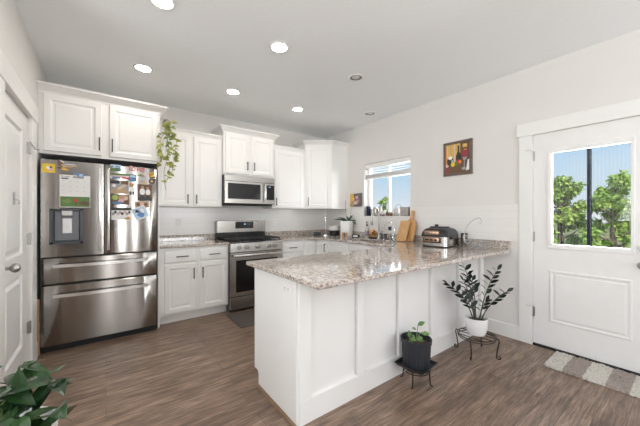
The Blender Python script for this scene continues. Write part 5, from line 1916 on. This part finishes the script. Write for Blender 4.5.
tag(MB().fbox(Frame(c, (0.8, -0.6, 0), (0.6, 0.8, 0), (0, 0, 1)), -0.062, 0.062, -0.035, 0.035, 0, 0.058, 0.01, 2).build('small_speaker', M_BLKPL, smooth=40, origin=tuple(c)), 'small black box shaped device on the back counter beside the towel holder', 'device')
c = Vector((3.02, 3.86, CT))
t = thing('paper_towel_holder', 'empty chrome paper towel holder on the back counter', 'towel holder', c)
MB().lathe([(0.07, 0), (0.07, 0.008), (0.03, 0.014), (0.008, 0.016)], c, 28).build('base', M_CHROME, t, 40)
MB().tube([c + Vector((0, 0, 0.01)), c + Vector((0, 0, 0.33))], 0.006, 10).build('post', M_CHROME, t, 40)
MB().ball(c + Vector((0, 0, 0.335)), 0.011).build('finial', M_CHROME, t, 60)
MB().tube([c + Vector((0.05, 0.03, 0.01)), c + Vector((0.05, 0.03, 0.28)), c + Vector((0.04, 0.024, 0.29))], 0.003, 8).build('side_arm', M_CHROME, t, 40)

# ------------------------------------------------------------------ window sill things
SZ = WIN[2]
SX = XR + 0.042
tag(MB().lathe([(0.034, 0.0), (0.036, 0.003), (0.040, 0.155), (0.037, 0.155), (0.033, 0.008), (0.003, 0.008)], (SX, 3.185, SZ), 24, True, True).build('tumbler', mat('navy_glaze', (0.012, 0.022, 0.045), 0.2), smooth=50, origin=(SX, 3.185, SZ)), 'dark navy tumbler at the left end of the window sill', 'cup')
tag(MB().lathe([(0.033, 0.0), (0.035, 0.003), (0.040, 0.115), (0.037, 0.115), (0.032, 0.006), (0.003, 0.006)], (SX, 3.09, SZ), 24, True, True).build('frosted_cup', mat('frosted_pink', (0.52, 0.48, 0.45), 0.35), smooth=50, origin=(SX, 3.09, SZ)), 'pale frosted cup next to the navy tumbler on the sill', 'cup', 'pale cups on the window sill')
tag(MB().lathe([(0.036, 0.0), (0.038, 0.003), (0.043, 0.135), (0.040, 0.135), (0.035, 0.006), (0.003, 0.006)], (SX + 0.01, 2.985, SZ), 24, True, True).build('frosted_cup', mat('frosted_beige', (0.46, 0.41, 0.37), 0.4), smooth=50, origin=(SX + 0.01, 2.985, SZ)), 'taller beige cup second from the navy tumbler on the sill', 'cup', 'pale cups on the window sill')
c = Vector((SX, 2.89, SZ))
t = thing('figurine', 'small white bird figurine with a brown base in the middle of the sill', 'figurine', c)
mb = MB()
mb.ball(c + Vector((0, 0, 0.045)), 0.028, 0.040, 0.030)
mb.ball(c + Vector((0, -0.03, 0.075)), 0.018, 0.020, 0.018)
mb.build('body', M_CERAM, t, 60)
mb = MB()
mb.lathe([(0.026, 0), (0.026, 0.014), (0.018, 0.018)], c, 18)
mb.build('base', flat('clay', (0.22, 0.12, 0.08)), t, 50)
for k, (y, lab) in enumerate(((2.808, 'tiny potted plant on the sill below the window stile'), (2.745, 'tiny potted plant on the sill left of the white mug'))):
    c = Vector((SX, y, SZ))
    t = thing('potted_plant', lab, 'plant', c, group='tiny potted plants on the sill')
    pot_mb([(0.020, 0), (0.022, 0.002), (0.028, 0.045), (0.024, 0.045), (0.022, 0.038)], c, 18).build('pot', flat('clay', (0.22, 0.12, 0.08)), t, 40)
    mb = MB()
    for q in range(12):
        a = q * 2.4
        mb.leaf(c + Vector((0, 0, 0.038)), Vector((math.cos(a), math.sin(a), 1.3)), Vector((0, 0, 1)), 0.038, 0.018, 0.3, 0.2)
    mb.build('leaves', mat_leaf('grey_green', (0.20, 0.25, 0.16), (0.36, 0.38, 0.26), 0.5, 20), t, recalc=False)
c = Vector((SX, 2.645, SZ))
t = thing('mug', 'plain white mug left of the woven basket on the sill', 'mug', c)
MB().lathe([(0.032, 0.0), (0.034, 0.003), (0.036, 0.110), (0.033, 0.110), (0.030, 0.006), (0.003, 0.006)], c, 24, True, True).build('cup', mat('stoneware', (0.55, 0.52, 0.48), 0.35), t, 50)
MB().tube([c + Vector((0.0, 0.033, 0.09)), c + Vector((0, 0.058, 0.085)), c + Vector((0, 0.062, 0.055)), c + Vector((0, 0.052, 0.03)), c + Vector((0, 0.033, 0.025))], 0.005, 8).build('handle', MATS['stoneware'], t, 60)
c = Vector((SX + 0.004, 2.488, SZ))
t = thing('woven_basket', 'grey woven basket with a wire handle at the right end of the sill', 'basket', c)
mb = MB()
F = Frame(c, (0, 1, 0), (1, 0, 0), (0, 0, 1))


def rr2(hw, hd, z):
    return [F.p(a, b, z) for a, b in ((-hw, -hd), (hw, -hd), (hw, hd), (-hw, hd))]


rg = []
for i in range(11):
    q = i / 10
    b_ = 0.0015 * (i % 2)
    rg.append(rr2(lerp(0.060, 0.068, q) + b_, lerp(0.030, 0.036, q) + b_, 0.13 * q))
rg += [rr2(0.064, 0.032, 0.13), rr2(0.058, 0.027, 0.02)]
mb.loops(rg)
mb.build('body', mat('woven_grey', (0.40, 0.37, 0.34), 0.85, vary=0.3, scale=80, bump=0.6), t)
pts = []
for i in range(13):
    a = PI * i / 12
    pts.append(c + Vector((0.0, 0.072 + 0.052 * (1 - math.cos(a)) - 0.006, 0.11 + 0.055 * math.sin(a))))
MB().tube(pts, 0.003, 6).build('handle', M_BLACK, t, 60)
